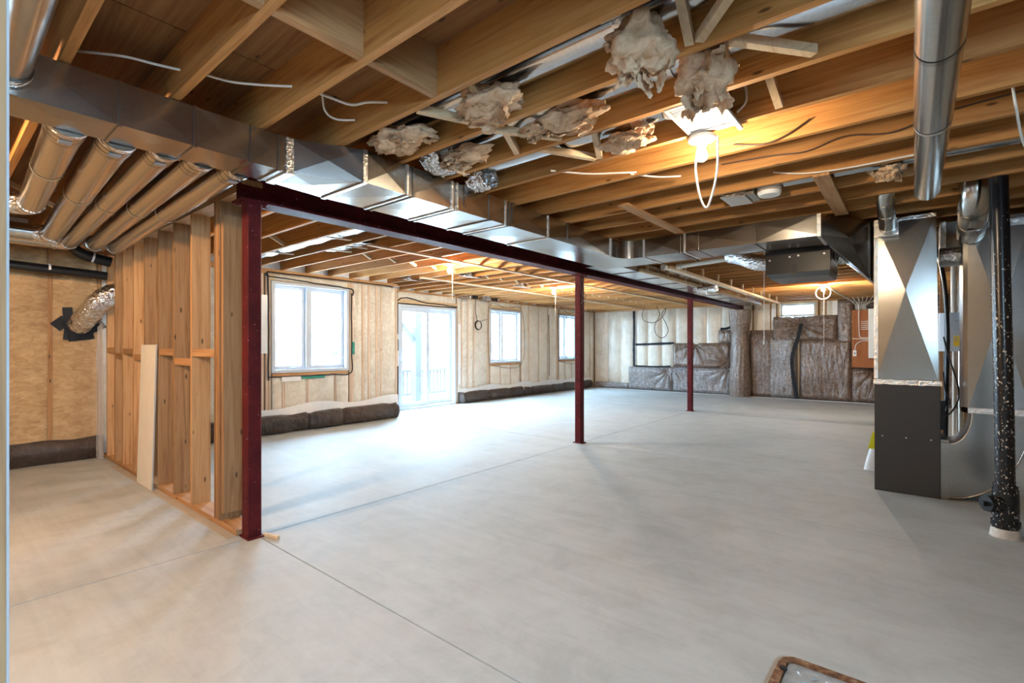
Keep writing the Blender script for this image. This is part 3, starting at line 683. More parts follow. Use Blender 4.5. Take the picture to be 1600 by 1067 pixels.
# ================================================================== steel beam and columns
bm_ = thing('steel_beam', 'long dark red steel I-beam carrying the joist ends across the room', 'beam', (-3.635, 1.40, 2.365))
B(-3.72, -3.55, 1.40, 14.5, 2.365, 2.378).build('bottom_flange', redm, bm_); B(-3.72, -3.55, 1.40, 14.5, 2.548, 2.561).build('top_flange', redm, bm_)
B(-3.64, -3.63, 1.40, 14.5, 2.3782, 2.5478).build('web', redm, bm_)
for y, lab in ((1.50, 'dark red steel column standing at the end of the stud partition'),
               (5.91, 'dark red steel column between the partition end and the last column'),
               (10.33, 'dark red steel column standing furthest along the beam near the far wall')):
    c = thing('steel_column', lab, 'column', (-3.635, y, 0), 'steel columns under the beam')
    s = MB(); a = 0.049; e = 0.008; z0, z1 = 0.011, 2.353
    ring = [(-a+e, -a), (a-e, -a), (a, -a+e), (a, a-e), (a-e, a), (-a+e, a), (-a, a-e), (-a, -a+e)]
    vs_ = [(-3.635+x, y+yy_, z) for z in (z0, z1) for x, yy_ in ring]
    s.add(vs_, [tuple(range(7, -1, -1)), tuple(range(8, 16))]+[(i, (i+1) % 8, 8+(i+1) % 8, 8+i) for i in range(8)]); s.build('shaft', redm, c)
    B(-3.635-0.075, -3.635+0.075, y-0.055, y+0.055, 0.0, 0.0108).build('base_plate', redm, c); cp_ = B(-3.635-0.08, -3.635+0.08, y-0.075, y+0.075, 2.3532, 2.3648).build('cap_plate', redm, c)
    for dx in (-0.06, 0.06): MB().tube([(-3.635+dx, y+0.06, 2.335), (-3.635+dx, y+0.06, 2.353)], 0.012, 6).build('bolt', redm, cp_)
tie = [(-3.57, 5.86, 2.30), (-3.50, 5.80, 2.22), (-3.55, 5.84, 2.10), (-3.48, 5.78, 2.02), (-3.56, 5.83, 1.95), (-3.50, 5.86, 2.06), (-3.55, 5.80, 2.16), (-3.57, 5.85, 2.33)]
single(MB().tube(smooth_path(tie, 6), 0.004, 5), 'tie_wire', brownwire, 'loose thin wire looped around the head of the middle column', 'wire')

# ================================================================== main trunk duct
td = thing('trunk_duct', 'long galvanised rectangular trunk duct hung along the beam, turning to the furnace plenum', 'duct', (-2.7, 3.0, 2.35))
def duct_sec(A, Bq, name='duct_section', crease=0.007):
    """loft between two rectangles (4 points each, same order), every side lightly cross-broken"""
    s = MB(); A = [Vector(p) for p in A]; Bq = [Vector(p) for p in Bq]; c0 = sum(A+Bq, Vector())/8
    for i in range(4):
        q = [A[i], A[(i+1) % 4], Bq[(i+1) % 4], Bq[i]]; c = sum(q, Vector())/4
        n_ = (q[1]-q[0]).cross(q[2]-q[0]).normalized()
        if n_.dot(c-c0) < 0: n_ = -n_
        s.add(q+[c+n_*crease], [(0, 1, 4), (1, 2, 4), (2, 3, 4), (3, 0, 4)])
    s.add(A, [(0, 1, 2, 3)]); s.add(Bq, [(3, 2, 1, 0)]); return s.build(name, steel, td)
def recty(y, x0, x1, z0, z1): return [(x0, y, z0), (x1, y, z0), (x1, y, z1), (x0, y, z1)]
def rectx(x, y0, y1, z0, z1): return [(x, y0, z0), (x, y1, z0), (x, y1, z1), (x, y0, z1)]
ZD0, ZD1 = 2.358, 2.556
def cleaty(y, x0, x1, wd=0.022, m=tape_m, z0=ZD0, nm='drive_cleat'):
    s = MB(); s.box(x1, x1+0.009, y-wd/2, y+wd/2, z0-0.008, ZD1+0.002); s.box(x0, x1, y-wd/2, y+wd/2, z0-0.009, z0-0.001); return s.build(nm, m, td)
l1 = [-2.95, -1.8, -0.6, 0.20, 0.58, 0.88, 1.15, 1.365]
for a, b in zip(l1, l1[1:]): duct_sec(recty(a, -3.05, -2.79, ZD0, ZD1), recty(b, -3.05, -2.79, ZD0, ZD1), crease=0.002)
for y in l1[1:-1]: cleaty(y, -3.05, -2.79, 0.014, steel)
cleaty(1.365, -3.05, -2.79, 0.05); cleaty(1.30, -3.05, -2.79, 0.014, steel)
duct_sec(recty(1.365, -3.05, -2.79, ZD0, ZD1), recty(1.73, -3.09, -2.60, ZD0, ZD1), 'offset_section')
cleaty(1.735, -3.09, -2.60, 0.03, tape_m)
l2 = [1.73, 2.06, 2.485, 2.875, 3.10, 3.68, 4.80]
for a, b in zip(l2, l2[1:]): duct_sec(recty(a, -3.09, -2.60, ZD0, ZD1), recty(b, -3.09, -2.60, ZD0, ZD1))
for y in (2.06, 2.11, 2.465, 2.515, 2.875, 3.07, 3.12, 3.68): cleaty(y, -3.09, -2.60, 0.018, steel if y in (2.11, 2.875, 3.12) else tape_m)
for y in (2.485, 3.05, 3.9): B(-2.598, -2.588, y+0.1, y+0.13, 2.40, 2.56).build('hanger_strap', steel, td)
el = [(-2.60, 4.80)]+[(-2.40+0.2*math.cos(t), 4.97+0.2*math.sin(t)) for t in [math.pi-math.pi/2*i/10 for i in range(11)]]+[(-2.34, 5.17), (-2.34, 5.66), (-3.09, 5.66), (-3.09, 4.80)]
s = MB(); n = len(el); vv = [(x, y, z) for z in (ZD0, ZD1) for x, y in el]
s.add(vv, [tuple(range(n-1, -1, -1)), tuple(range(n, 2*n))]); s.add(vv, [(i, (i+1) % n, n+(i+1) % n, n+i) for i in range(n)], False); s.build('elbow', steel, td)
B(-2.602, -2.592, 4.86, 4.90, ZD0-0.01, ZD1).build('drive_cleat', tape_m, td)
lb = [-2.34, -1.90, -1.20, -0.66]
for a, b in zip(lb, lb[1:]): duct_sec(rectx(a, 5.17, 5.66, ZD0, ZD1), rectx(b, 5.17, 5.66, ZD0, ZD1))
def cleatx(x, wd=0.02, m=tape_m):
    s = MB(); s.box(x-wd/2, x+wd/2, 5.161, 5.17, ZD0-0.008, ZD1); s.box(x-wd/2, x+wd/2, 5.17, 5.66, ZD0-0.009, ZD0-0.001); s.build('drive_cleat', m, td)
for x, m_ in ((-2.34, tape_m), (-1.93, steel), (-1.88, tape_m), (-1.74, steel), (-1.2, steel), (-0.66, tape_m)): cleatx(x, 0.03 if x == -0.66 else 0.018, m_)
duct_sec(rectx(-0.655, 5.17, 5.66, ZD0, ZD1), rectx(-0.30, 5.76, 6.24, 1.97, 2.54), 'transition', 0.02)

# ================================================================== furnace, plenum, return
FX0, FX1, FY0, FY1 = -0.285, 0.186, 5.75, 6.42
fu = thing('furnace', 'charcoal furnace cabinet on the floor beneath the tall silver plenum', 'furnace', (-0.05, 6.1, 0))
B(FX0, FX1, FY0, FY1, 0.0, 1.0).build('cabinet', furn_m, fu)
fp_ = B(FX0+0.004, FX1-0.004, FY0-0.012, FY0-0.001, 0.008, 0.992).build('front_panel', furn_m, fu)
for x in (-0.225, -0.052, 0.121): MB().tube([(x, FY0-0.02, 0.517), (x, FY0-0.0121, 0.517)], 0.007, 8).build('screw', screwm, fp_)
B(FX1+0.001, FX1+0.05, 6.26, 6.40, 0.55, 0.83).build('control_box', blackm, fu)
pl = thing('supply_plenum', 'tall silver sheet-metal plenum with X creases standing on the furnace', 'plenum', (-0.05, 6.0, 1.0))
PT = 2.545
def creased(p, c, name, m, par):
    return MB().add(p+[c], [(0, 1, 4), (1, 2, 4), (2, 3, 4), (3, 0, 4)]).build(name, m, par)
creased([(FX0+0.01, FY0, 1.03), (FX1-0.012, FY0, 1.03), (FX1-0.03, FY0, PT), (FX0, FY0, PT)], (-0.057, FY0-0.024, 1.87), 'front_panel', steel, pl)
s = MB(); s.add([(FX0+0.01, FY0, 1.03), (FX1-0.012, FY0, 1.03), (FX1-0.012, 6.22, 1.03), (FX0+0.01, 6.22, 1.03), (FX0, FY0, PT), (FX1-0.03, FY0, PT), (FX1-0.03, 6.22, PT), (FX0, 6.22, PT)],
                [(3, 2, 1, 0), (4, 5, 6, 7), (1, 2, 6, 5), (2, 3, 7, 6), (3, 0, 4, 7)]); s.build('plenum_body', steel, pl)
def crumple_band(x0, x1, y, z0, z1, name, par, m=tape_m):
    sd = R.uniform(0, 50)
    def fn(u, v):
        z = z0+(z1-z0)*v+0.007*nz(u*9, sd, v)*(1 if v > 0.5 else -1); return (x0+(x1-x0)*u, y-0.005-0.006*abs(nz(u*30, v*5, sd)), z)
    return MB().grid(fn, 40, 3, False).build(name, m, par)
crumple_band(FX0-0.008, FX1+0.008, FY0-0.012, 1.0, 1.045, 'foil_tape_band', pl)
crumple_band(FX0, FX1-0.03, FY0, PT-0.035, PT, 'foil_tape_band', pl)
def vband(u, v): return (FX0-0.004+0.03*u, FY0-0.006-0.005*abs(nz(v*40, u*3, 2)), 1.05+(PT-1.05)*v)
MB().grid(vband, 2, 60, False).build('foil_tape_band', tape_m, pl)
B(-0.255, -0.105, FY0-0.11, FY0-0.03, 2.37, 2.49).build('takeoff_box', tape_m, pl)
t1 = thing('takeoff_elbow', 'small galvanised elbow pipe rising from the foil-taped box on the plenum face', 'pipe', (-0.18, 5.4, 2.4), 'take-off pipes at the furnace')
P = smooth_path([(-0.18, 5.63, 2.43), (-0.18, 5.50, 2.45), (-0.18, 5.34, 2.49), (-0.18, 5.17, 2.55), (-0.175, 5.08, 2.62), (-0.12, 5.06, 2.67), (0.0, 5.06, 2.685), (0.22, 5.06, 2.69)], 4)
MB().tube(P, 0.062, 18).build('elbow_pipe', pipe_m, t1)
for q, q2 in ((2, 3), (8, 9), (12, 13)): MB().tube([P[q], P[q2]], 0.065, 18).build('seam_ring', pipe_m, t1)
t2_ = thing('takeoff_elbow', 'wide galvanised elbow pipe with a printed patch behind the black stack', 'pipe', (0.40, 5.3, 2.4), 'take-off pipes at the furnace')
P = smooth_path([(0.38, 5.755, 2.33), (0.375, 5.6, 2.35), (0.37, 5.42, 2.39), (0.365, 5.25, 2.44), (0.365, 5.17, 2.53), (0.365, 5.16, 2.70)], 4)
MB().tube(P, 0.095, 20).build('elbow_pipe', pipe_m, t2_)
MB().tube([P[5], P[7]], 0.098, 20).build('seam_ring', steel, t2_); MB().tube([P[11], P[12]], 0.098, 20).build('seam_ring', steel, t2_)
B(0.335, 0.385, 5.40, 5.44, 2.283, 2.292).build('printed_patch', greytx, t2_)
bp = thing('round_supply_pipe', 'big round galvanised pipe running under the joists toward the viewer', 'pipe', (0.072, 2.0, 2.42))
P = [(0.072, -2.9, 2.43), (0.072, 0.6, 2.43)]; X_, Z_ = 0.072, 2.43
MB().tube([(X_, -2.9, Z_), (X_, 1.49, Z_)], 0.071, 28).build('pipe_section', pipe_m, bp); MB().tube([(X_, 1.49, Z_), (X_, 2.32, Z_)], 0.070, 28).build('pipe_section', pipe_m, bp)
MB().tube([(X_, 2.32, Z_), (X_, 3.07, Z_)], 0.071, 28).build('pipe_section', pipe_m, bp)
MB().tube([(X_, 3.07, Z_), (X_, 4.40, Z_)]+arc((X_, 4.40, Z_+0.16), (0, 0, -1), (0, 1, 0), 0.16, 0.15, 1.5, 8)+[(X_, 4.565, 2.75)], 0.070, 28).build('elbow_section', pipe_m, bp)
for y, r_, m_ in ((1.44, 0.0735, tape_m), (2.30, 0.0725, steel), (3.06, 0.073, tape_m)): MB().tube([(X_, y, Z_), (X_, y+(0.09 if y < 2 else 0.03), Z_)], r_, 28, False).build('seam_ring', m_, bp)
for y in (0.9, 3.9): B(X_-0.006, X_+0.006, y, y+0.02, Z_+0.069, JB).build('hanger_strap', steel, bp)

rd = thing('return_duct', 'tall galvanised return-air duct with crossed creases and a curved boot into the furnace side', 'duct', (0.54, 6.0, 0))
RX0, RX1, RY0, RY1 = 0.335, 0.745, 5.80, 6.25
RZ0, RZ1 = 0.80, 2.42
creased([(RX0+0.03, RY0, RZ0), (RX1, RY0, RZ0), (RX1, RY0, RZ1), (RX0+0.03, RY0, RZ1)], (0.565, RY0-0.028, 1.63), 'front_panel', steel, rd)
s = MB(); s.add([(RX0, RY0+0.02, RZ0), (RX0+0.03, RY0, RZ0), (RX1, RY0, RZ0), (RX1, RY1, RZ0), (RX0, RY1, RZ0), (RX0, RY0+0.02, RZ1), (RX0+0.03, RY0, RZ1), (RX1, RY0, RZ1), (RX1, RY1, RZ1), (RX0, RY1, RZ1)],
                [(4, 3, 2, 1, 0), (5, 6, 7, 8, 9), (0, 1, 6, 5), (2, 3, 8, 7), (3, 4, 9, 8), (4, 0, 5, 9)]); s.build('duct_body', steel, rd)
crumple_band(RX0+0.03, RX1, RY0, RZ1-0.06, RZ1+0.004, 'foil_tape_band', rd)
B(RX0+0.028, RX1+0.003, RY0-0.022, RY0-0.002, RZ0-0.025, RZ0+0.022).build('slip_cleat', tape_m, rd)
MB().hexa([(RX0-0.01, RY0+0.03, RZ0-0.02), (RX0+0.028, RY0-0.02, RZ0-0.025), (RX0+0.028, RY0-0.004, RZ0-0.025), (RX0, RY1, RZ0-0.02), (RX0-0.01, RY0+0.03, RZ0+0.02), (RX0+0.028, RY0-0.02, RZ0+0.022), (RX0+0.028, RY0-0.004, RZ0+0.022), (RX0, RY1, RZ0+0.02)]).build('slip_cleat', steel, rd)
n = 18; inn = [(0.243+0.150*math.sin(t), 0.775-0.285*math.cos(t)) for t in [math.pi/2*(1-i/n) for i in range(n+1)]]
out = [(0.243+0.502*math.sin(t), 0.775-0.760*math.cos(t)) for t in [math.pi/2*(1-i/n) for i in range(n+1)]]
s = MB()
s.add([(x, RY0, z) for x, z in inn+out], [(i, i+1, n+2+i, n+1+i) for i in range(n)])
s.add([(x, RY1, z) for x, z in inn+out], [(i, i+1, n+2+i, n+1+i) for i in range(n)])
for c_ in (inn, out): s.add([(x, y, z) for y in (RY0, RY1) for x, z in c_], [(i, i+1, n+2+i, n+1+i) for i in range(n)], True)
s.build('curved_boot', steel, rd)
s = MB(); s.tube([(x, RY0-0.004, z) for x, z in inn], 0.006, 6); s.build('edge_seam', tape_m, rd)
s = MB(); s.tube([(x, RY0-0.004, z) for x, z in out], 0.006, 6); s.build('edge_seam', steel, rd)
s = MB(); s.box(0.1875, 0.243, RY0-0.03, RY0-0.002, 0.0, 0.50); s.box(0.1875, 0.243, RY0, RY1, 0.49, 0.52); s.build('boot_flange', steel, rd)
rt = thing('overhead_return_duct', 'dark horizontal metal duct below the joists above the return duct top', 'duct', (0.9, 6.5, 2.25))
B(0.22, 1.95, 6.27, 6.68, 2.22, 2.545).build('duct_run', steel, rt); B(0.20, 0.24, 6.255, 6.69, 2.21, 2.55).build('end_flange', tape_m, rt)
fx_ = thing('flex_connector', 'short crinkled foil connector between the plenum and the return duct', 'duct', (0.24, 6.1, 2.15))
s = MB(); L_ = [(0.185+0.146*i/20, 6.05, 2.18) for i in range(21)]; s.tube(L_, [0.085+(0.006 if i % 2 else 0) for i in range(21)], 18); s.build('crinkled_sleeve', flexm, fx_)

ds = thing('drain_stack', 'paint-spattered black drain stack with a cleanout at the floor', 'pipe', (0.50, 4.91, 0))
MB().tube([(0.505, 4.91, 0.30), (0.50, 4.91, 0.8), (0.47, 4.91, 2.56), (0.467, 4.91, 2.79)], 0.053, 28).build('stack_pipe', absm, ds)
MB().tube([(0.505, 4.91, 0.062), (0.505, 4.91, 0.2), (0.505, 4.91, 0.34)], [0.070, 0.074, 0.070], 28).build('cleanout_tee', absm, ds)
MB().tube([(0.505, 4.91, 0.33), (0.505, 4.91, 0.375)], 0.066, 28).build('collar', absm, ds); MB().tube([(0.505, 4.91, 0.08), (0.505, 4.91, 0.115)], 0.080, 28).build('collar', absm, ds)
dr = Vector((-0.80, -0.60, 0)).normalized(); c0 = Vector((0.505, 4.91, 0.235))
MB().tube([c0+dr*0.05, c0+dr*0.115], 0.062, 24).build('cleanout_hub', absm, ds); cl_ = MB().tube([c0+dr*0.1151, c0+dr*0.135], 0.056, 24).build('cleanout_plug', blackm, ds)
MB().bar(c0+dr*0.1352, c0+dr*0.165, 0.034, 0.034).build('plug_nut', blackm, cl_)
MB().tube([(0.505, 4.91, 0.0), (0.505, 4.91, 0.062)], [0.085, 0.076], 24).build('mortar_ring', plain('mortar', (0.55, 0.52, 0.48), 0.9, var=0.2, vscale=25, bmp=0.5), ds)

# furnace side clutter
single(MB().tube(smooth_path([(0.17, 6.74, 2.46), (0.175, 6.73, 2.40), (0.22, 6.73, 2.20), (0.25, 6.7, 1.95), (0.27, 6.7, 1.5), (0.265, 6.72, 1.03), (0.255, 6.7, 0.4), (0.255, 6.7, 0.0)], 6), 0.019, 10), 'black_hose', blackm, 'thick black hose dropping between the furnace and the return duct', 'hose')
single(MB().tube(smooth_path([(0.23, 6.46, 1.45), (0.27, 6.46, 1.25), (0.33, 6.47, 1.0), (0.345, 6.5, 0.86), (0.30, 6.5, 0.72), (0.24, 6.48, 0.66), (0.21, 6.47, 0.70)], 6), 0.007, 8), 'black_power_lead', blackm, 'thin black cord looping beside the furnace control box', 'cord')
single(MB().tube(smooth_path([(0.23, 6.52, 1.1), (0.25, 6.55, 0.9), (0.28, 6.54, 0.8), (0.25, 6.53, 0.70), (0.225, 6.52, 0.3), (0.23, 6.55, 0.006), (0.3, 6.7, 0.006)], 6), 0.006, 8), 'black_power_lead', blackm, 'thin black cord hanging down to the floor behind the furnace', 'cord')
wh = thing('water_heater', 'white wall-hung tankless water heater with a yellow sticker behind the return duct', 'water heater', (0.42, 9.0, 0))
def heater_pts(z): return [(0.285, 9.03, z), (0.275, 9.06, z), (0.275, 9.26, z), (0.60, 9.26, z), (0.60, 9.06, z), (0.59, 9.03, z), (0.56, 9.0, z), (0.33, 9.0, z)]
s = MB(); s.add(heater_pts(1.29)+heater_pts(1.82), [tuple(range(8)), tuple(range(15, 7, -1))]+[(i, (i+1) % 8, 8+(i+1) % 8, 8+i) for i in range(8)]); wc_ = s.build('cabinet', white, wh)
B(0.425, 0.485, 8.996, 8.9995, 1.36, 1.50).build('yellow_sticker', yellow, wc_)
for z in (1.43, 1.455, 1.475): B(0.432, 0.470, 8.9935, 8.9955, z, z+0.008).build('sticker_print', greytx, wc_)
B(0.435, 0.50, 8.996, 8.9995, 1.70, 1.712).build('front_print', greytx, wc_); B(0.47, 0.52, 8.996, 8.9995, 1.58, 1.60).build('front_print', greytx, wc_)
for x in (0.43, 0.50): MB().tube([(x, 9.1, 1.8205), (x, 9.1, 2.60)], 0.032, 14).build('vent_pipe', pvc, wh)
for x, m_ in ((0.34, blackm), (0.43, pvc), (0.50, pipe_m)): MB().tube([(x, 9.12, 0.0), (x, 9.12, 1.2895)], 0.016 if x < 0.5 else 0.03, 10).build('water_pipe', m_, wh)
for x in (0.31, 0.56): B(x-0.019, x+0.019, 9.262, 9.35, 0.0, JB).build('mounting_stud', wz, wh)
br = thing('broom', 'upright broom with lime cap and pale bristles half hidden behind the furnace', 'broom', (-0.30, 6.62, 0))
s = MB(); sd = 3
def brf(u, v):
    a = u*2*math.pi; z = 0.0+0.24*v; wd = 0.125-0.055*v; return (-0.30+wd*math.cos(a)*(1+0.05*nz(a*6, z*4, 1)), 6.62+0.03*math.sin(a), z)
MB().grid(brf, 40, 6).build('bristles', bristle, br)
s = MB(); s.hexa([(-0.385, 6.595, 0.24), (-0.215, 6.595, 0.24), (-0.215, 6.645, 0.24), (-0.385, 6.645, 0.24), (-0.345, 6.6, 0.42), (-0.255, 6.6, 0.42), (-0.255, 6.64, 0.42), (-0.345, 6.64, 0.42)]); s.build('cap', limey, br)
MB().tube([(-0.315, 6.62, 0.42), (-0.30, 6.50, 1.2)], 0.013, 10).build('handle', blackm, br)

# ================================================================== electrical board at the far wall
eb = thing('backing_board', 'brown plywood backing board on the far wall behind the electrical panel', 'board', (-0.78, YF-0.3, 0.86))
B(-1.15, -0.38, YF-0.315, YF-0.295, 0.86, 2.24).build('board_sheet', wboard, eb)
for z in (1.0, 2.1): B(-1.1, -0.4, YF-0.294, YF-0.04, z, z+0.05).build('batten', wx, eb)
ep = thing('breaker_panel', 'white electrical breaker panel mounted on the brown backing board', 'electrical panel', (-0.6, YF-0.36, 1.09))
B(-0.82, -0.42, YF-0.42, YF-0.316, 1.09, 2.25).build('enclosure', whitep, ep); cv_ = B(-0.80, -0.44, YF-0.432, YF-0.4205, 1.12, 2.22).build('cover', whitep, ep); B(-0.73, -0.51, YF-0.438, YF-0.4325, 1.35, 1.95).build('breaker_door', whitep, cv_)
jb = thing('outlet_box', 'small white outlet box low on the brown backing board', 'outlet', (-1.09, YF-0.33, 1.15))
jx_ = B(-1.125, -1.055, YF-0.345, YF-0.3155, 1.13, 1.27).build('box', whitep, jb); B(-1.105, -1.075, YF-0.3475, YF-0.3455, 1.17, 1.23).build('receptacle', greytx, jx_)
yb = YF-0.325
def cord(pts, r, label, name='white_cable', m=cablem, group=None, cat='cable', n=6): return single(MB().tube(smooth_path(pts, 6), r, n), name, m, label, cat, group)
cord([(-1.09, yb, 1.27), (-1.06, yb, 1.42), (-0.95, yb, 1.49), (-0.825, yb, 1.50)], 0.009, 'white cable arching from the outlet box to the breaker panel')
cord([(-1.00, yb-0.045, 2.5), (-1.01, yb-0.04, 2.2), (-1.01, yb-0.01, 2.0), (-1.0, yb, 1.63), (-0.96, yb, 1.575), (-0.825, yb, 1.57)], 0.010, 'white cable dropping down the board and bending into the panel')
cord([(-1.14, yb-0.02, 1.555), (-1.0, yb-0.02, 1.545), (-0.825, yb-0.02, 1.535)], 0.010, 'white cable crossing level at mid height of the board')
for i in range(5): cord([(-0.97, yb, 1.78+0.045*i), (-0.90, yb, 1.775+0.045*i), (-0.825, yb, 1.782+0.045*i)], 0.008, 'short white cable stub entering the breaker panel side, '+['lowest', 'second lowest', 'middle', 'second highest', 'highest'][i]+' of five', group='cable stubs at the panel side')
for i in range(7):
    x = -1.24+0.10*i
    cord([(x, YF-0.3, 2.56), (x+0.2*(0.0-(i-3)/3)*0.5, YF-0.34, 2.44), (-1.06+0.031*i, YF-0.345, 2.34), (-1.06+0.031*i, YF-0.335, 2.25)], 0.008, ['first', 'second', 'third', 'fourth', 'fifth', 'sixth', 'last'][i]+' white cable, counted from the high window, fanning down to the brown board', group='cable fan above the board')
cord([(-1.25, 11.1, 2.50), (-1.15, 12.0, 2.42), (-1.0, 13.2, 2.36), (-0.75, 14.0, 2.40), (-0.45, 14.1, 2.44)], 0.014, 'sagging white cable run from the far bulb toward the panel')

# ================================================================== hung box, foil flex, pipes beyond the branch duct
hv = thing('ventilator_box', 'dark grey ventilator box hung under the joists beyond the branch duct', 'ventilator', (-0.95, 6.15, 2.08))
s = MB(); s.hexa([(-1.24, 5.84, 2.13), (-0.65, 5.84, 2.13), (-0.65, 6.47, 2.13), (-1.24, 6.47, 2.13), (-1.24, 5.84, 2.50), (-0.65, 5.84, 2.50), (-0.65, 6.47, 2.50), (-1.24, 6.47, 2.50)]); hc_ = s.build('cabinet', hrv_m, hv)
s = MB(); s.hexa([(-1.20, 5.90, 2.085), (-0.67, 5.90, 2.085), (-0.67, 6.45, 2.085), (-1.20, 6.45, 2.085), (-1.24, 5.845, 2.129), (-0.65, 5.845, 2.129), (-0.65, 6.47, 2.129), (-1.24, 6.47, 2.129)]); s.build('drain_pan', hrv_pan, hv)
B(-0.985, -0.945, 5.826, 5.8395, 2.11, 2.215).build('latch', blackm, hc_)
for x, z in ((-1.01, 2.30), (-0.93, 2.305), (-0.70, 2.30), (-1.20, 2.28)): MB().tube([(x, 5.834, z), (x, 5.8395, z)], 0.010, 8).build('screw', screwm, hc_)
for x in (-1.15, -0.72): B(x, x+0.02, 6.1, 6.12, 2.5005, JB).build('hanger_strap', steel, hv)
def flex(path, r, label, m=flexm, n=18):
    P = smooth_path(path, 10); t = thing('foil_flex_duct', label, 'duct', P[0], 'crinkled foil flex ducts')
    MB().tube(P, [r*(1+(0.07 if i % 2 else -0.02)) for i in range(len(P))], n).build('corrugated_sleeve', m, t)
    MB().tube([P[0], P[1]], r*1.09, n).build('end_collar', tape_m, t); return t
flex([(-1.262, 6.12, 2.30), (-1.40, 6.12, 2.32), (-1.56, 6.16, 2.40), (-1.72, 6.26, 2.46)], 0.085, 'crinkled foil flex duct on the side of the ventilator box facing the column')
flex([(-0.59, 6.10, 2.30), (-0.53, 6.11, 2.30), (-0.45, 6.62, 2.32), (-0.46, 7.0, 2.40)], 0.085, 'crinkled foil flex duct from the ventilator box passing behind the plenum transition')
fd = thing('flat_extension_duct', 'flat shiny duct extension running beside the beam to the far wall', 'duct', (-3.2, 9.5, 2.42))
dq = [5.70+(13.6-5.70)*i/10 for i in range(11)]
for a, b in zip(dq, dq[1:]): B(-3.42, -3.02, a+0.004, b-0.004, 2.42, 2.555).build('duct_section', joist_pipe, fd)
for y in dq[1:-1]: B(-3.43, -3.01, y-0.012, y+0.012, 2.412, 2.419).build('drive_cleat', steel, fd)
wd_ = thing('strapped_pipe_frame', 'pale wood strapping frame hung under the joists around pipes beside the flat duct', 'frame', (-2.7, 9.8, 2.40))
B(-2.97, -2.92, 6.4, 13.3, 2.40, 2.44).build('rail', wpale, wd_); B(-2.56, -2.51, 6.4, 13.3, 2.40, 2.44).build('rail', wpale, wd_)
hg = B(-2.96, -2.93, 6.6, 6.63, 2.441, JB).build('hanger_stick', wpale, wd_)
for i in range(1, 18): place(hg, 'hanger_stick', wd_, ((-2.945 if i % 2 == 0 else -2.535), 6.615+0.38*i, 2.5015))
pv = thing('vent_pipe', 'cream plastic pipe running beside the beam inside the strapping frame', 'pipe', (-2.75, 9.5, 2.48), 'cream plastic pipes beyond the branch duct')
MB().tube([(-2.75, 6.75, 2.49), (-2.72, 13.4, 2.49)], 0.032, 14).build('pipe', pvc, pv); MB().tube([(-2.75, 6.72, 2.49), (-2.75, 6.80, 2.49)], 0.040, 14).build('coupling', pvc, pv)
for y in (8.4, 11.0): MB().tube([(-2.742, y, 2.49), (-2.741, y+0.12, 2.49)], 0.041, 14).build('coupling', pvc, pv)
pv2 = thing('vent_pipe', 'cream plastic pipe crossing from the strapping frame toward the ventilator box', 'pipe', (-2.2, 6.55, 2.45), 'cream plastic pipes beyond the branch duct')
MB().tube([(-2.48, 6.58, 2.45), (-1.78, 6.42, 2.45)], 0.032, 14).build('pipe', pvc, pv2); MB().tube([(-2.49, 6.582, 2.45), (-2.42, 6.566, 2.45)], 0.040, 14).build('coupling', pvc, pv2)
B(-2.2, -2.18, 6.5, 6.53, 2.483, JB).build('hanger', blackm, pv2)
tb = thing('foil_tee', 'crumpled foil-wrapped tee hanging from the strapping frame', 'duct fitting', (-2.70, 8.6, 2.36))
MB().tube(smooth_path([(-2.90, 8.58, 2.345), (-2.80, 8.6, 2.34), (-2.70, 8.62, 2.335), (-2.58, 8.6, 2.345)], 5), 0.055, 14).build('sleeve', foil, tb); MB().tube([(-2.72, 8.62, 2.33), (-2.72, 8.62, 2.25)], 0.05, 14).build('stub', foil, tb)
st_ = thing('pull_string', 'long white pull string hanging from the joists in front of the ventilator box', 'string', (-1.48, 6.885, 1.38))
MB().tube([(-1.48, 6.885, 2.561), (-1.48, 6.885, 1.42)], 0.0045, 5).build('string', whitep, st_); MB().tube([(-1.48, 6.885, 1.38), (-1.48, 6.885, 1.4195)], 0.009, 6).build('pull_bead', whitep, st_)

# ================================================================== bulbs
def bulb_set(x, y, label, cord_pts, ring=None, bm=None):
    t = thing('bulb_fixture', label, 'light', (x, y, 2.42), 'bare bulbs under the joists')
    MB().tube([(x, y, 2.5585), (x, y, 2.548), (x, y, 2.535)], [0.068, 0.078, 0.072], 24).build('ceiling_box', whitep, t)
    MB().tube([(x, y, 2.534), (x, y, 2.515), (x, y, 2.498)], [0.040, 0.030, 0.024], 16).build('lamp_holder', whitep, t)
    prof = [(0.013, 2.4975), (0.016, 2.485), (0.027, 2.465), (0.031, 2.447), (0.028, 2.430), (0.017, 2.418), (0.004, 2.414)]
    MB().tube([(x, y, z) for r, z in prof], [r for r, z in prof], 14).build('bulb', bm or bulb_m, t)
    MB().tube(smooth_path(cord_pts, 6), 0.006 if y < 3 else 0.003, 6).build('pull_cord', cablem, t)
    if ring:
        MB().tube([(x+0.005+ring*math.cos(a), y-0.03, 2.38+ring*math.sin(a)) for a in [2*math.pi*i/28 for i in range(29)]], 0.010, 6, False).build('cable_coil', cablem, t)
    return t
bulb_set(-0.94, 2.86, 'bare bulb with a looped white cord beside the white fan grille', [(-0.965, 2.87, 2.50), (-0.985, 2.885, 2.40), (-0.965, 2.89, 2.24), (-0.93, 2.9, 2.155), (-0.895, 2.895, 2.22), (-0.862, 2.885, 2.36), (-0.855, 2.87, 2.54)])
bulb_set(-5.17, 4.86, 'bare bulb above the wood strapping near the patio door', [(-5.17, 4.89, 2.52), (-5.165, 4.91, 2.45), (-5.165, 4.91, 2.05)], None, bulb_far)
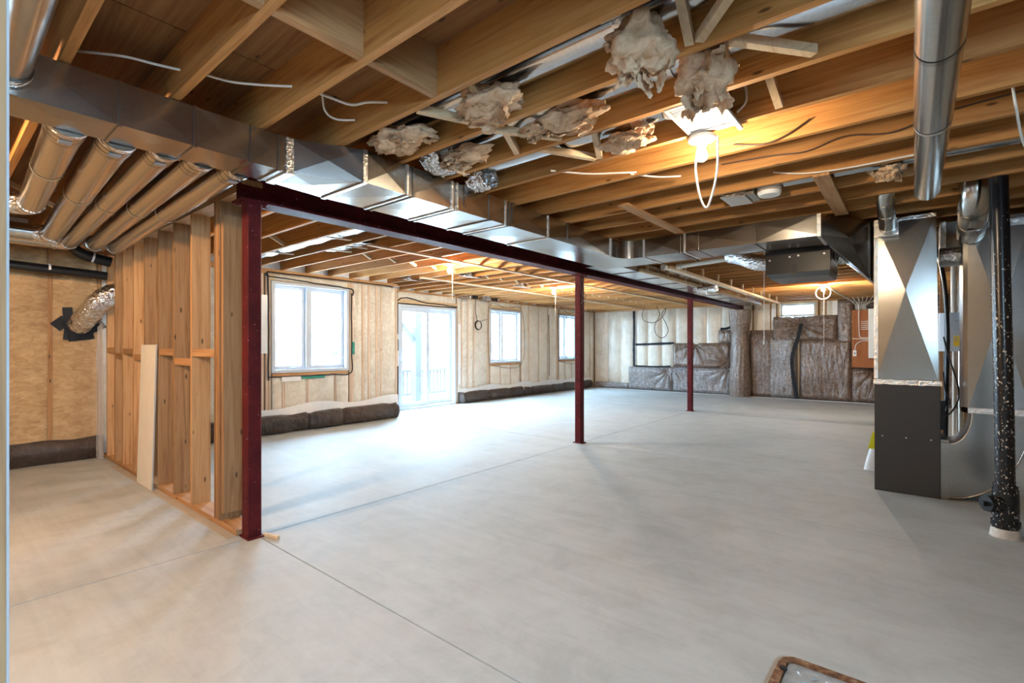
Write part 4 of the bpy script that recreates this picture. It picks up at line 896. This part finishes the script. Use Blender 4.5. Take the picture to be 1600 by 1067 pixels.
bulb_set(-5.59, 8.11, 'bare bulb seen beside the middle column before the third window', [(-5.59, 8.14, 2.52), (-5.585, 8.16, 2.45), (-5.585, 8.16, 2.0)], None, bulb_far)
bulb_set(-1.33, 10.95, 'bare bulb with a white cable coil near the small high window', [(-1.325, 10.98, 2.52), (-1.325, 11.0, 2.4), (-1.325, 11.0, 1.35)], 0.125, bulb_far)
bulb_set(-3.75, -0.84, 'bare bulb in the side room past the stud partition', [(-3.75, -0.81, 2.52), (-3.75, -0.79, 2.4), (-3.75, -0.79, 2.1)], None, emit('lit_side_room_bulb', (1.0, 0.66, 0.36), 5200))

# ================================================================== fan grille, boots and pipes in the joist bays
ef = thing('exhaust_fan', 'white louvred fan grille set between joists above the first bulb', 'fan', (-0.85, 2.6, 2.55))
B(-0.985, -0.765, 2.44, 2.805, 2.585, 2.75).build('housing', steel, ef)
frame_ = MB(); frame_.box(-0.995, -0.975, 2.435, 2.81, 2.560, 2.584); frame_.box(-0.765, -0.745, 2.435, 2.81, 2.560, 2.584); frame_.box(-0.974, -0.766, 2.435, 2.455, 2.560, 2.584); frame_.box(-0.974, -0.766, 2.79, 2.81, 2.560, 2.584); gf_ = frame_.build('grille_frame', grille_m, ef)
B(-0.972, -0.768, 2.457, 2.788, 2.579, 2.5845).build('recess_shade', blackm, ef)  # black sheet standing in for the shade behind the louvres
lv = B(-0.972, -0.768, 2.460, 2.474, 2.566, 2.572).build('louvre', grille_m, gf_)
for i in range(1, 15): place(lv, 'louvre', gf_, (-0.87, 2.467+0.0225*i, 2.569))
MB().bar((-0.735, 2.30, 2.553), (-0.735, 2.88, 2.553), 0.022, 0.016).build('mounting_rail', grille_m, ef)
MB().tube([(-1.06, 2.62, 2.66), (-0.986, 2.62, 2.66)], [0.052, 0.075], 16).build('inlet_neck', tape_m, ef)
def bay_pipe(x0, x1, y, z, r, label, bands=(), group='pipes in the joist bays'):
    t = thing('bay_pipe', label, 'pipe', (x0, y, z), group)
    s = MB(); k = 20
    def fn(u, v):
        a = v*2*math.pi; return (x0+(x1-x0)*u, y+r*1.05*math.cos(a), z+r*0.95*math.sin(a))
    s.grid(fn, 6, 24)
    s.add([fn(0, j/24) for j in range(24)], [tuple(range(24))]); s.add([fn(1, j/24) for j in range(24)], [tuple(range(24))])
    s.build('pipe_run', joist_pipe, t)
    for b in bands: MB().tube([(b, y, z), (b+0.09, y, z)], r*1.06, 20, False).build('foil_tape_band', tape_m, t)
    return t
bay_pipe(-2.50, 0.9, 1.725, 2.715, 0.064, 'round silver pipe in the first pipe bay, beside the plywood bays', (-0.98,))
bay_pipe(-2.50, 0.9, 1.895, 2.715, 0.064, 'round silver pipe in the first pipe bay, on the bulb side', (-0.97,))
bay_pipe(-2.50, 1.3, 2.13, 2.715, 0.064, 'round silver pipe in the second pipe bay, on the plywood side', ())
bay_pipe(-2.50, 1.3, 2.30, 2.715, 0.064, 'round silver pipe in the second pipe bay, on the bulb side', (-0.98,))
bay_pipe(-2.50, -1.065, 2.62, 2.665, 0.060, 'short silver pipe ending at the white fan grille', (-1.25,))
bay_pipe(-0.775, 1.8, 4.25, 2.66, 0.075, 'silver pipe in the bay beside the round white fitting', ())
for y, z_, x_ in ((2.25, 2.60, -2.455), (2.64, 2.585, -2.465)):
    s = MB(); sd = R.uniform(0, 9)
    def cr_(u, v, y=y, z_=z_, x_=x_, sd=sd):
        a = u*2*math.pi; return (x_+0.16*(v-0.5)+0.03*nz(a*3, v*4, sd), y+(0.14 if y < 2.5 else 0.09)*math.cos(a)*(1+0.3*nz(a*5, v*6, sd)), z_+0.075*math.sin(a)*(1+0.3*nz(a*4, v*9, sd+3)))
    s.grid(cr_, 30, 10, False); single(s, 'foil_wrap', foil, 'crumpled foil wrap where '+('two bay pipes meet' if y < 2.5 else 'the short fan pipe meets')+' the trunk duct', 'foil')
bt = thing('register_boot', 'silver sheet-metal boot in the joist bay beside the round white fitting', 'duct fitting', (-1.06, 4.24, 2.54))
MB().hexa([(-1.20, 4.08, 2.545), (-1.02, 4.10, 2.53), (-1.02, 4.36, 2.53), (-1.20, 4.40, 2.545), (-1.12, 4.16, 2.70), (-1.03, 4.15, 2.71), (-1.03, 4.34, 2.71), (-1.12, 4.34, 2.70)]).build('boot_body', tape_m, bt)
B(-1.018, -0.962, 4.13, 4.36, 2.545, 2.70).build('neck', steel, bt)
rf_ = thing('round_fitting', 'round white fitting between the silver boot and the bay pipe', 'fitting', (-0.88, 4.2, 2.53))
MB().tube([(-0.87, 4.22, 2.62), (-0.87, 4.22, 2.55), (-0.87, 4.22, 2.53)], [0.085, 0.085, 0.075], 24).build('body', whitep, rf_); MB().tube([(-0.87, 4.22, 2.5605), (-0.87, 4.22, 2.566)], 0.0875, 24).build('seam', kraft, rf_)
def pan_foil(x0, x1, y0, label, z=2.60):
    t = thing('foil_panned_bay', label, 'duct', (x0, y0+0.2, z), 'foil lined joist bays')
    sd = R.uniform(0, 9)
    def fn(u, v): return (x0+(x1-x0)*u, y0+0.026+0.355*v, z+0.05*math.sin(v*math.pi)*-1+0.06+0.02*nz(u*(x1-x0)*4, v*4, sd))
    MB().grid(fn, int((x1-x0)*14), 10).build('foil_sheet', foil, t)
    for q in (0.25, 0.7): 
        xq = x0+(x1-x0)*q; MB().bar((xq, y0+0.03, z-0.01), (xq+0.05, y0+0.37, z-0.005), 0.035, 0.012).build('support_strap', wpale, t)
pan_foil(-7.25, -4.2, 2.828, 'long foil lining in the joist bay over the first window')
pan_foil(-5.95, -5.15, 3.234, 'short foil lining in the joist bay next to the long one')
for i, (x, y, lab) in enumerate(((-8.12, 8.3, 'foil boot at the joists just beside the patio door top'), (-8.12, 9.0, 'foil boot at the joists above the coiled black cable'), (-5.9, 6.05, 'foil boot between joists beyond the first strapping bulb'), (-6.1, 7.75, 'foil boot between joists in the middle of the far bay'), (-7.0, 5.65, 'foil boot between joists near the corner beside the patio door'))):
    t = thing('foil_boot', lab, 'duct fitting', (x, y, 2.50), 'foil boots at the joists')
    w_ = 0.16; s = MB(); z = 2.47 if i < 2 else 2.53
    s.hexa([(x-w_, y-0.13, z+0.05), (x+w_, y-0.13, z), (x+w_, y+0.13, z), (x-w_, y+0.13, z+0.05), (x-w_, y-0.11, 2.62), (x+w_*0.6, y-0.11, 2.62), (x+w_*0.6, y+0.11, 2.62), (x-w_, y+0.11, 2.62)]); s.build('boot_body', foil, t)
    if i < 2: B(x+w_+0.001, x+w_+0.012, y-0.09, y+0.09, z+0.01, z+0.09).build('opening_shade', blackm, t)  # black slab in place of the shade inside the boot mouth

# insulation tufts stuffed round the pipes
def tuft(c, s_, label, seed):
    rg = random.Random(seed*13); mb = MB(); c = Vector(c)
    def core(u, v):
        a = u*2*math.pi; t = (v-0.5)*math.pi; p = Vector((math.cos(a)*math.cos(t), math.sin(a)*math.cos(t), math.sin(t)))
        r = 0.80+0.45*noise.noise(p*1.5+Vector((seed, 0, 0)))+0.22*noise.noise(p*4+Vector((0, seed, 0)))+0.08*noise.noise(p*11)+0.05*noise.noise(p*23)
        return c+Vector((p.x*s_[0]*r, p.y*s_[1]*r, p.z*s_[2]*r))
    mb.grid(core, 48, 26)
    for k in range(9):
        ang = rg.uniform(0, 6.28); cx_ = rg.uniform(-0.62, 0.62)*s_[0]; cy_ = rg.uniform(-0.62, 0.62)*s_[1]; cz_ = rg.uniform(-0.75, 0.35)*s_[2]
        tilt = Matrix.Rotation(rg.uniform(-0.9, 0.9), 3, 'X') @ Matrix.Rotation(rg.uniform(-0.9, 0.9), 3, 'Y'); R0 = rg.uniform(0.35, 0.62); ph = rg.uniform(0, 9); curl = rg.uniform(-1.0, 1.0)
        def sheet(u, v):
            a = u*2*math.pi; rag = 0.72+0.45*noise.noise(Vector((math.cos(a)*1.5+ph, math.sin(a)*1.5, k)))+0.16*noise.noise(Vector((math.cos(a)*7+ph, math.sin(a)*7, k)))*v
            rr_ = v*rag; p = Vector((math.cos(a+ang)*rr_, math.sin(a+ang)*rr_, 0))
            p.z = curl*0.55*(p.x*math.cos(ang)+p.y*math.sin(ang))**2-0.25*abs(curl)*v*v+0.30*noise.noise(Vector((p.x*3+ph, p.y*3, k*2.0)))+0.12*noise.noise(Vector((p.x*9, p.y*9, ph)))+0.07*noise.noise(Vector((p.x*22, p.y*22, ph)))
            p = tilt @ p
            return c+Vector((cx_+p.x*R0*s_[0]*1.2, cy_+p.y*R0*s_[1]*1.3, cz_+p.z*R0*s_[2]*2.0))
        mb.grid(sheet, 48, 12)
    o = mb.build('insulation_tuft', tuft_m, origin=c)
    o['label'] = label; o['category'] = 'insulation'; o['kind'] = 'thing'; o['group'] = 'insulation tufts at the joist pipes'
for i, (c, s_, lab) in enumerate((
    ((-2.34, 1.81, 2.575), (0.25, 0.14, 0.06), 'torn insulation tuft above the bend of the trunk duct'),
    ((-2.20, 2.22, 2.57), (0.22, 0.12, 0.055), 'curled insulation tuft above the crumpled foil wrap'),
    ((-1.64, 1.82, 2.575), (0.24, 0.14, 0.075), 'ragged insulation tuft beside the crossed bridging sticks'),
    ((-1.46, 2.20, 2.57), (0.26, 0.13, 0.065), 'wide flat insulation tuft between joists, second bay'),
    ((-1.29, 2.63, 2.545), (0.16, 0.12, 0.06), 'small pale insulation tuft beside the fan grille pipe'),
    ((-0.84, 1.81, 2.535), (0.15, 0.13, 0.13), 'large hanging insulation tuft beside the taped round pipes'),
    ((-0.70, 2.17, 2.53), (0.14, 0.13, 0.12), 'hanging insulation tuft behind a leaning bridging stick'),
    ((-0.12, 4.20, 2.545), (0.09, 0.09, 0.06), 'brown insulation tuft near the big round pipe end'))): tuft(c, s_, lab, i+1)

# ================================================================== round pipes off the trunk at the side room
pe = [((-3.06, 1.20), (-6.60, 1.326), 0.071), ((-3.06, 1.005), (-6.58, 1.155), 0.071), ((-3.06, 0.832), (-6.62, 0.965), 0.071), ((-3.06, 0.635), (-6.25, 0.788), 0.081), ((-3.06, 0.446), (-5.05, 0.527), 0.076)]
pl_ = ['round silver branch pipe nearest the stud partition, first of five', 'round silver branch pipe second from the stud partition', 'round silver branch pipe in the middle of the row of five', 'round silver branch pipe fourth from the partition, widest of the row', 'short round silver branch pipe, fifth from the partition and ending first']
for i, ((a, b, r), lab) in enumerate(zip(pe, pl_)):
    t = thing('branch_pipe', lab, 'pipe', (a[0], a[1], 2.2), 'round branch pipes off the trunk duct')
    d = Vector((b[0]-a[0], b[1]-a[1], 0)).normalized(); z = 2.42
    p0 = Vector((a[0]-0.002, a[1], z))
    MB().tube([p0, p0+d*0.05, p0+d*0.17, p0+d*0.18], [r*1.09, r*1.07, r*1.07, r*1.04], 26).build('takeoff_collar', pipe_m, t)
    MB().tube([p0, p0+d*0.05], r*1.11, 26, False).build('foil_seal', foil, t)
    for q in (0.08, 0.145): MB().tube([p0+d*q, p0+d*(q+0.012)], r*1.10, 26, False).build('collar_bead', pipe_m, t)
    E_ = Vector((b[0], b[1], z)); p0 = p0+d*0.17; L_ = (E_-p0).length
    MB().tube([p0-d*0.02, p0+d*L_*0.42], r, 24).build('pipe_section', pipe_m, t); MB().tube([p0+d*L_*0.42, E_], r*0.985, 24).build('pipe_section', pipe_m, t)
    MB().tube([p0+d*(L_*0.42-0.03), p0+d*L_*0.42], r*1.03, 24, False).build('seam_ring', tape_m, t); MB().tube([p0+d*0.0, p0+d*0.04], r*1.05, 24, False).build('seam_ring', steel, t)
    if i in (0, 1):      # turns up into the joists
        e = [E_+d*0.12*math.sin(q)+Vector((0, 0, 0.12*(1-math.cos(q)))) for q in [math.pi/3.4*j/6 for j in range(7)]]; e += [e[-1]+(e[-1]-e[-2])*0.3]
    else:                # turns along the wall, away from the partition
        sgn = Vector((0, -1, 0)); e = [E_+d*0.12*math.sin(q)+sgn*0.12*(1-math.cos(q)) for q in [math.pi/2*j/6 for j in range(7)]]
        e += [E_+d*0.12+sgn*(1.9 if i < 4 else 0.9)+Vector((-0.1 if i < 4 else -0.25, 0, 0.02))]
    MB().tube(e[:7], r*1.05, 20).build('end_elbow', foil if i > 1 else pipe_m, t); MB().tube(e[6:], r*0.98, 20).build('pipe_section', pipe_m, t)
    if i != 1:
        q = Vector((a[0], a[1], z))+d*0.115
        B(q.x-0.022, q.x+0.022, q.y-0.03, q.y+0.02, q.z-r*1.12, q.z-r*1.075).build('printed_label', greytx, t)
up_ = thing('stub_pipe', 'large round silver pipe meeting the trunk duct beside the door opening', 'pipe', (-2.3, 0.24, 2.45))
MB().tube([(-2.772, 0.225, 2.45), (-1.3, 0.215, 2.46)], 0.060, 28).build('pipe_run', pipe_m, up_); MB().tube([(-2.775, 0.225, 2.45), (-2.72, 0.225, 2.45)], 0.068, 24, False).build('foil_collar', foil, up_)

# ================================================================== side room behind the partition
ap = thing('drain_pipe', 'long black plastic drain pipe strapped along the insulated side-room wall', 'pipe', (-7.40, 0, 2.2), 'black drain pipes in the side room')
MB().tube([(-7.40, -2.9, 2.36), (-7.40, 1.41, 2.19)], 0.050, 20).build('pipe_run', blackm, ap)
for y in (-0.2, 0.9): MB().tube([(-7.40, y, 2.256-0.04*y), (-7.40, y+0.02, 2.256-0.04*y)], 0.053, 20, False).build('strap_ring', whitep, ap); B(-7.41, -7.39, y+0.006, y+0.014, 2.30-0.04*y, JB).build('hanger_strap', kraft, ap)
ae = thing('drain_elbow', 'black plastic drain elbow dropping from the joists beside the partition', 'pipe', (-7.26, 1.2, 2.3), 'black drain pipes in the side room')
MB().tube(smooth_path([(-7.26, 1.07, 2.72), (-7.26, 1.07, 2.54), (-7.26, 1.10, 2.45), (-7.26, 1.19, 2.39), (-7.26, 1.42, 2.34)], 6), 0.058, 20).build('elbow_pipe', blackm, ae); MB().tube([(-7.26, 1.25, 2.377), (-7.26, 1.27, 2.373)], 0.061, 20, False).build('strap_ring', whitep, ae)
fi = thing('insulated_vent_duct', 'foil-jacketed round duct rising from the tan insulated wall', 'duct', (-7.6, 1.25, 1.6))
P = smooth_path([(-7.66, 1.20, 1.60), (-7.52, 1.24, 1.70), (-7.36, 1.32, 1.86), (-7.32, 1.42, 1.96), (-7.31, 1.54, 2.01)], 8)
MB().tube(P, [0.115*(1+0.03*math.sin(i*1.3)) for i in range(len(P))], 22).build('foil_jacket', foil, fi)
for i, (y, z, w_, h_, rz) in enumerate(((1.04, 1.625, 0.14, 0.12, 0.78), (1.10, 1.74, 0.085, 0.15, 0.05), (1.11, 1.50, 0.09, 0.14, -0.1), (1.22, 1.47, 0.24, 0.08, 0.15), (1.36, 1.58, 0.18, 0.08, 0.55), (1.19, 1.59, 0.25, 0.22, 0.4))):
    ca, sa_ = math.cos(rz), math.sin(rz); x_ = XW+0.035+0.002*i
    def T(u, v): return (x_+0.01*math.sin(u*40+v*9), y+u*ca-v*sa_, z+u*sa_+v*ca)
    q = [T(-w_/2, -h_/2), T(w_/2, -h_/2), T(w_/2, h_/2), T(-w_/2, h_/2)]
    MB().hexa([(a[0]-0.004, a[1], a[2]) for a in q]+[(a[0]+0.004, a[1], a[2]) for a in q]).build('black_tape_patch', tapeblk, fi)
def cur(u, v): return (-7.62+0.10*u+0.012*math.sin(v*5+u*9), 1.395-0.02*math.sin(u*14+v*3)-0.10*(1-u)*0.3, 0.002+1.70*v*(0.9+0.1*u))
single(MB().grid(cur, 24, 20), 'poly_sheet', film_m, 'hanging strip of clear poly film beside the last partition stud', 'sheet')
dw = thing('drywall_offcut', 'tall off-white drywall offcut leaning on the partition studs', 'drywall sheet', (-5.73, 1.38, 0))
MB().hexa([(-5.99, 1.375, 0.0005), (-5.50, 1.375, 0.0005), (-5.50, 1.388, 0.0005), (-5.99, 1.388, 0.0005), (-5.98, 1.410, 1.37), (-5.505, 1.410, 1.37), (-5.505, 1.423, 1.37), (-5.98, 1.423, 1.37)]).build('paper_face', drywall, dw)
MB().hexa([(-5.4995, 1.376, 0.002), (-5.497, 1.376, 0.002), (-5.497, 1.387, 0.002), (-5.4995, 1.387, 0.002), (-5.5045, 1.411, 1.368), (-5.502, 1.411, 1.368), (-5.502, 1.422, 1.368), (-5.5045, 1.422, 1.368)]).build('gypsum_edge', greytx, dw)
single(B(-7.0, -3.72, 1.365, 1.43, 0.0, 0.003), 'sill_gasket', plain('tan_paper', (0.50, 0.44, 0.36), 0.8), 'thin tan strip lying along the foot of the stud partition', 'strip')
single(MB().bar((-3.58, 1.56, 0.012), (-3.44, 1.60, 0.012), 0.022, 0.02), 'wood_scrap', wpale, 'small pale wood scrap beside the foot of the partition-end column', 'scrap')
lvl = thing('straightedge', 'tall black and white straightedge standing at the wall corner beside the patio door', 'straightedge', (-7.72, 5.90, 0))
B(-7.79, -7.72, 5.885, 5.905, 0, 0.98).build('black_half', blackm, lvl); B(-7.79, -7.72, 5.885, 5.905, 0.981, 1.60).build('white_half', polyw, lvl); B(-7.7195, -7.716, 5.887, 5.903, 1.28, 1.5).build('black_mark', blackm, lvl)

# ================================================================== loose cables
cord([(-2.95, 0.46, 2.70), (-2.79, 0.585, 2.675), (-2.72, 0.70, 2.662), (-2.66, 0.795, 2.652)], 0.006, 'white cable spanning the dark bay near the trunk duct start', group='cables in the plywood bays')
cord([(-2.66, 0.84, 2.67), (-2.60, 0.97, 2.655), (-2.50, 1.08, 2.65), (-2.40, 1.195, 2.655)], 0.006, 'white cable spanning the bay beside the blocking', group='cables in the plywood bays')
cord([(-2.42, 1.24, 2.68), (-2.37, 1.36, 2.66), (-2.33, 1.47, 2.648), (-2.25, 1.52, 2.655), (-2.17, 1.59, 2.655)], 0.007, 'white cable spanning the bay just before the first pipe bay', group='cables in the plywood bays')
cord([(-2.52, 1.41, 2.76), (-2.56, 1.45, 2.68), (-2.55, 1.51, 2.65), (-2.48, 1.59, 2.652)], 0.006, 'curled white cable end near the trunk duct bend', group='cables in the plywood bays')
cord([(-0.70, 2.805, 2.76), (-0.685, 2.79, 2.70), (-0.69, 2.79, 2.645), (-0.735, 2.805, 2.615)], 0.007, 'white cable hooked on the joist side by the fan grille')
cord([(-1.95, 2.79, 2.575), (-1.75, 2.95, 2.552), (-1.6, 3.05, 2.55), (-1.48, 3.15, 2.556)], 0.006, 'white cable stub under the joists left of the bulb')
cord([(-1.55, 3.20, 2.575), (-1.40, 3.33, 2.555), (-1.27, 3.42, 2.556)], 0.006, 'short white cable stub two joists past the bulb')
cord([(-1.05, 3.61, 2.64), (-0.755, 3.608, 2.625), (-0.53, 3.606, 2.60), (-0.33, 3.607, 2.64), (-0.10, 3.605, 2.60), (0.15, 3.607, 2.65), (0.6, 3.606, 2.67)], 0.005, 'brown wire wandering along a joist side past the bulb', 'brown_wire', brownwire, cat='wire')
cord([(-0.86, 3.20, 2.60), (-0.70, 3.19, 2.555), (-0.58, 3.2, 2.575), (-0.45, 3.205, 2.64)], 0.005, 'thin brown wire drooping under a joist beside the bulb', 'brown_wire', brownwire, cat='wire')
cord([(0.37, 3.35, 2.60), (0.385, 3.38, 2.50), (0.43, 3.55, 2.38), (0.50, 3.75, 2.36), (0.60, 3.9, 2.45), (0.7, 4.0, 2.58)], 0.006, 'white cable drooping beside the top of the black stack')
cord([(-0.8, 4.01, 2.64), (-0.6, 3.99, 2.58), (-0.35, 3.99, 2.56), (0.0, 4.02, 2.57)], 0.006, 'white cable stapled along the joist by the leaning board')
t = thing('cable_coil', 'coiled black cable hanging on the garden wall between door and second window', 'cable', (-8.32, 8.78, 1.83))
for i in range(3): MB().tube([(-8.32+0.012*i, 8.78+(0.115-0.006*i)*math.cos(a), 1.89+(0.115-0.006*i)*math.sin(a)) for a in [2*math.pi*j/30 for j in range(31)]], 0.008, 6, False).build('cable_turn', blackm, t)
MB().tube(smooth_path([(-8.36, 8.74, 2.52), (-8.36, 8.73, 2.25), (-8.32, 8.75, 2.0)], 6), 0.008, 6).build('cable_lead', blackm, t); MB().tube([(-8.31, 8.86, 1.99), (-8.3, 9.1, 2.05)], 0.006, 6).build('cable_tail', blackm, t)
P = [(-6.2, 13.79, 2.561), (-6.35, 13.92, 2.35), (-6.3, 13.94, 2.15), (-6.0, 13.95, 2.08), (-5.72, 13.95, 2.25), (-5.62, 13.95, 2.5), (-5.75, 13.95, 2.3), (-5.62, 13.94, 2.05), (-5.55, 13.93, 1.8), (-5.72, 13.92, 1.62), (-5.92, 13.92, 1.75), (-5.95, 13.92, 2.0), (-5.8, 13.92, 2.3), (-5.85, 13.79, 2.561)]
cord(P, 0.010, 'tangled brown cable loops hanging before the far wall batts', 'hanging_cable', brownwire)

# ================================================================== floor pit cover
pc = thing('pit_cover', 'blue-grey tread-plate pit cover in a rusty frame set in the floor', 'pit cover', (-0.15, 2.1, 0))
cx0, cx1, cy0, cy1 = -0.445, 0.12, 1.80, 2.385
def rr(x0, x1, y0, y1, r, n=5):
    o = []
    for cx, cy_, t0 in ((x1-r, y1-r, 0), (x0+r, y1-r, HP), (x0+r, y0+r, 2*HP), (x1-r, y0+r, 3*HP)): o += [(cx+r*math.cos(t0+HP*i/n), cy_+r*math.sin(t0+HP*i/n)) for i in range(n+1)]
    return o
o_ = rr(cx0, cx1, cy0, cy1, 0.065); i_ = rr(cx0+0.032, cx1-0.032, cy0+0.032, cy1-0.032, 0.03); n = len(o_)
o_ = [(x+0.012*nz(x*30, y*30, 1), y+0.006*nz(x*30, y*30, 5)) for x, y in o_]
s = MB(); vv = [(x, y, 0.0005) for x, y in o_]+[(x, y, 0.016) for x, y in o_]+[(x, y, 0.016) for x, y in i_]+[(x, y, 0.0005) for x, y in i_]
s.add(vv, [(a*n+i, a*n+(i+1) % n, ((a+1) % 4)*n+(i+1) % n, ((a+1) % 4)*n+i) for a in range(4) for i in range(n)]); s.build('rusty_frame', rust_m, pc)
s = MB(); q = rr(cx0+0.038, cx1-0.038, cy0+0.038, cy1-0.038, 0.028); s.add([(x, y, z) for z in (0.0006, 0.010) for x, y in q], [tuple(range(n-1, -1, -1)), tuple(range(n, 2*n))]+[(i, (i+1) % n, n+(i+1) % n, n+i) for i in range(n)]); tp_ = s.build('tread_plate', tread_m, pc)
k = 0
for i in range(9):
    for j in range(9):
        x = cx0+0.085+0.05*i+(0.025 if j % 2 else 0); y = cy0+0.085+0.05*j
        if x > cx1-0.08 or y > cy1-0.08: continue
        a = (0.6 if (i+j) % 2 else -0.9); d = Vector((math.cos(a), math.sin(a), 0))*0.019; sd = Vector((-d.y, d.x, 0))*0.36; c = Vector((x, y, 0.0105))
        MB().add([c-d, c+sd, c+d, c-sd, c+Vector((0, 0, 0.008))], [(0, 1, 4), (1, 2, 4), (2, 3, 4), (3, 0, 4)]).build('tread_lug', tread_m, tp_); k += 1
MB().tube([(cx0+0.03, 2.27, 0.016), (cx0+0.03, 2.27, 0.024)], 0.014, 10).build('bolt', blackm, pc)
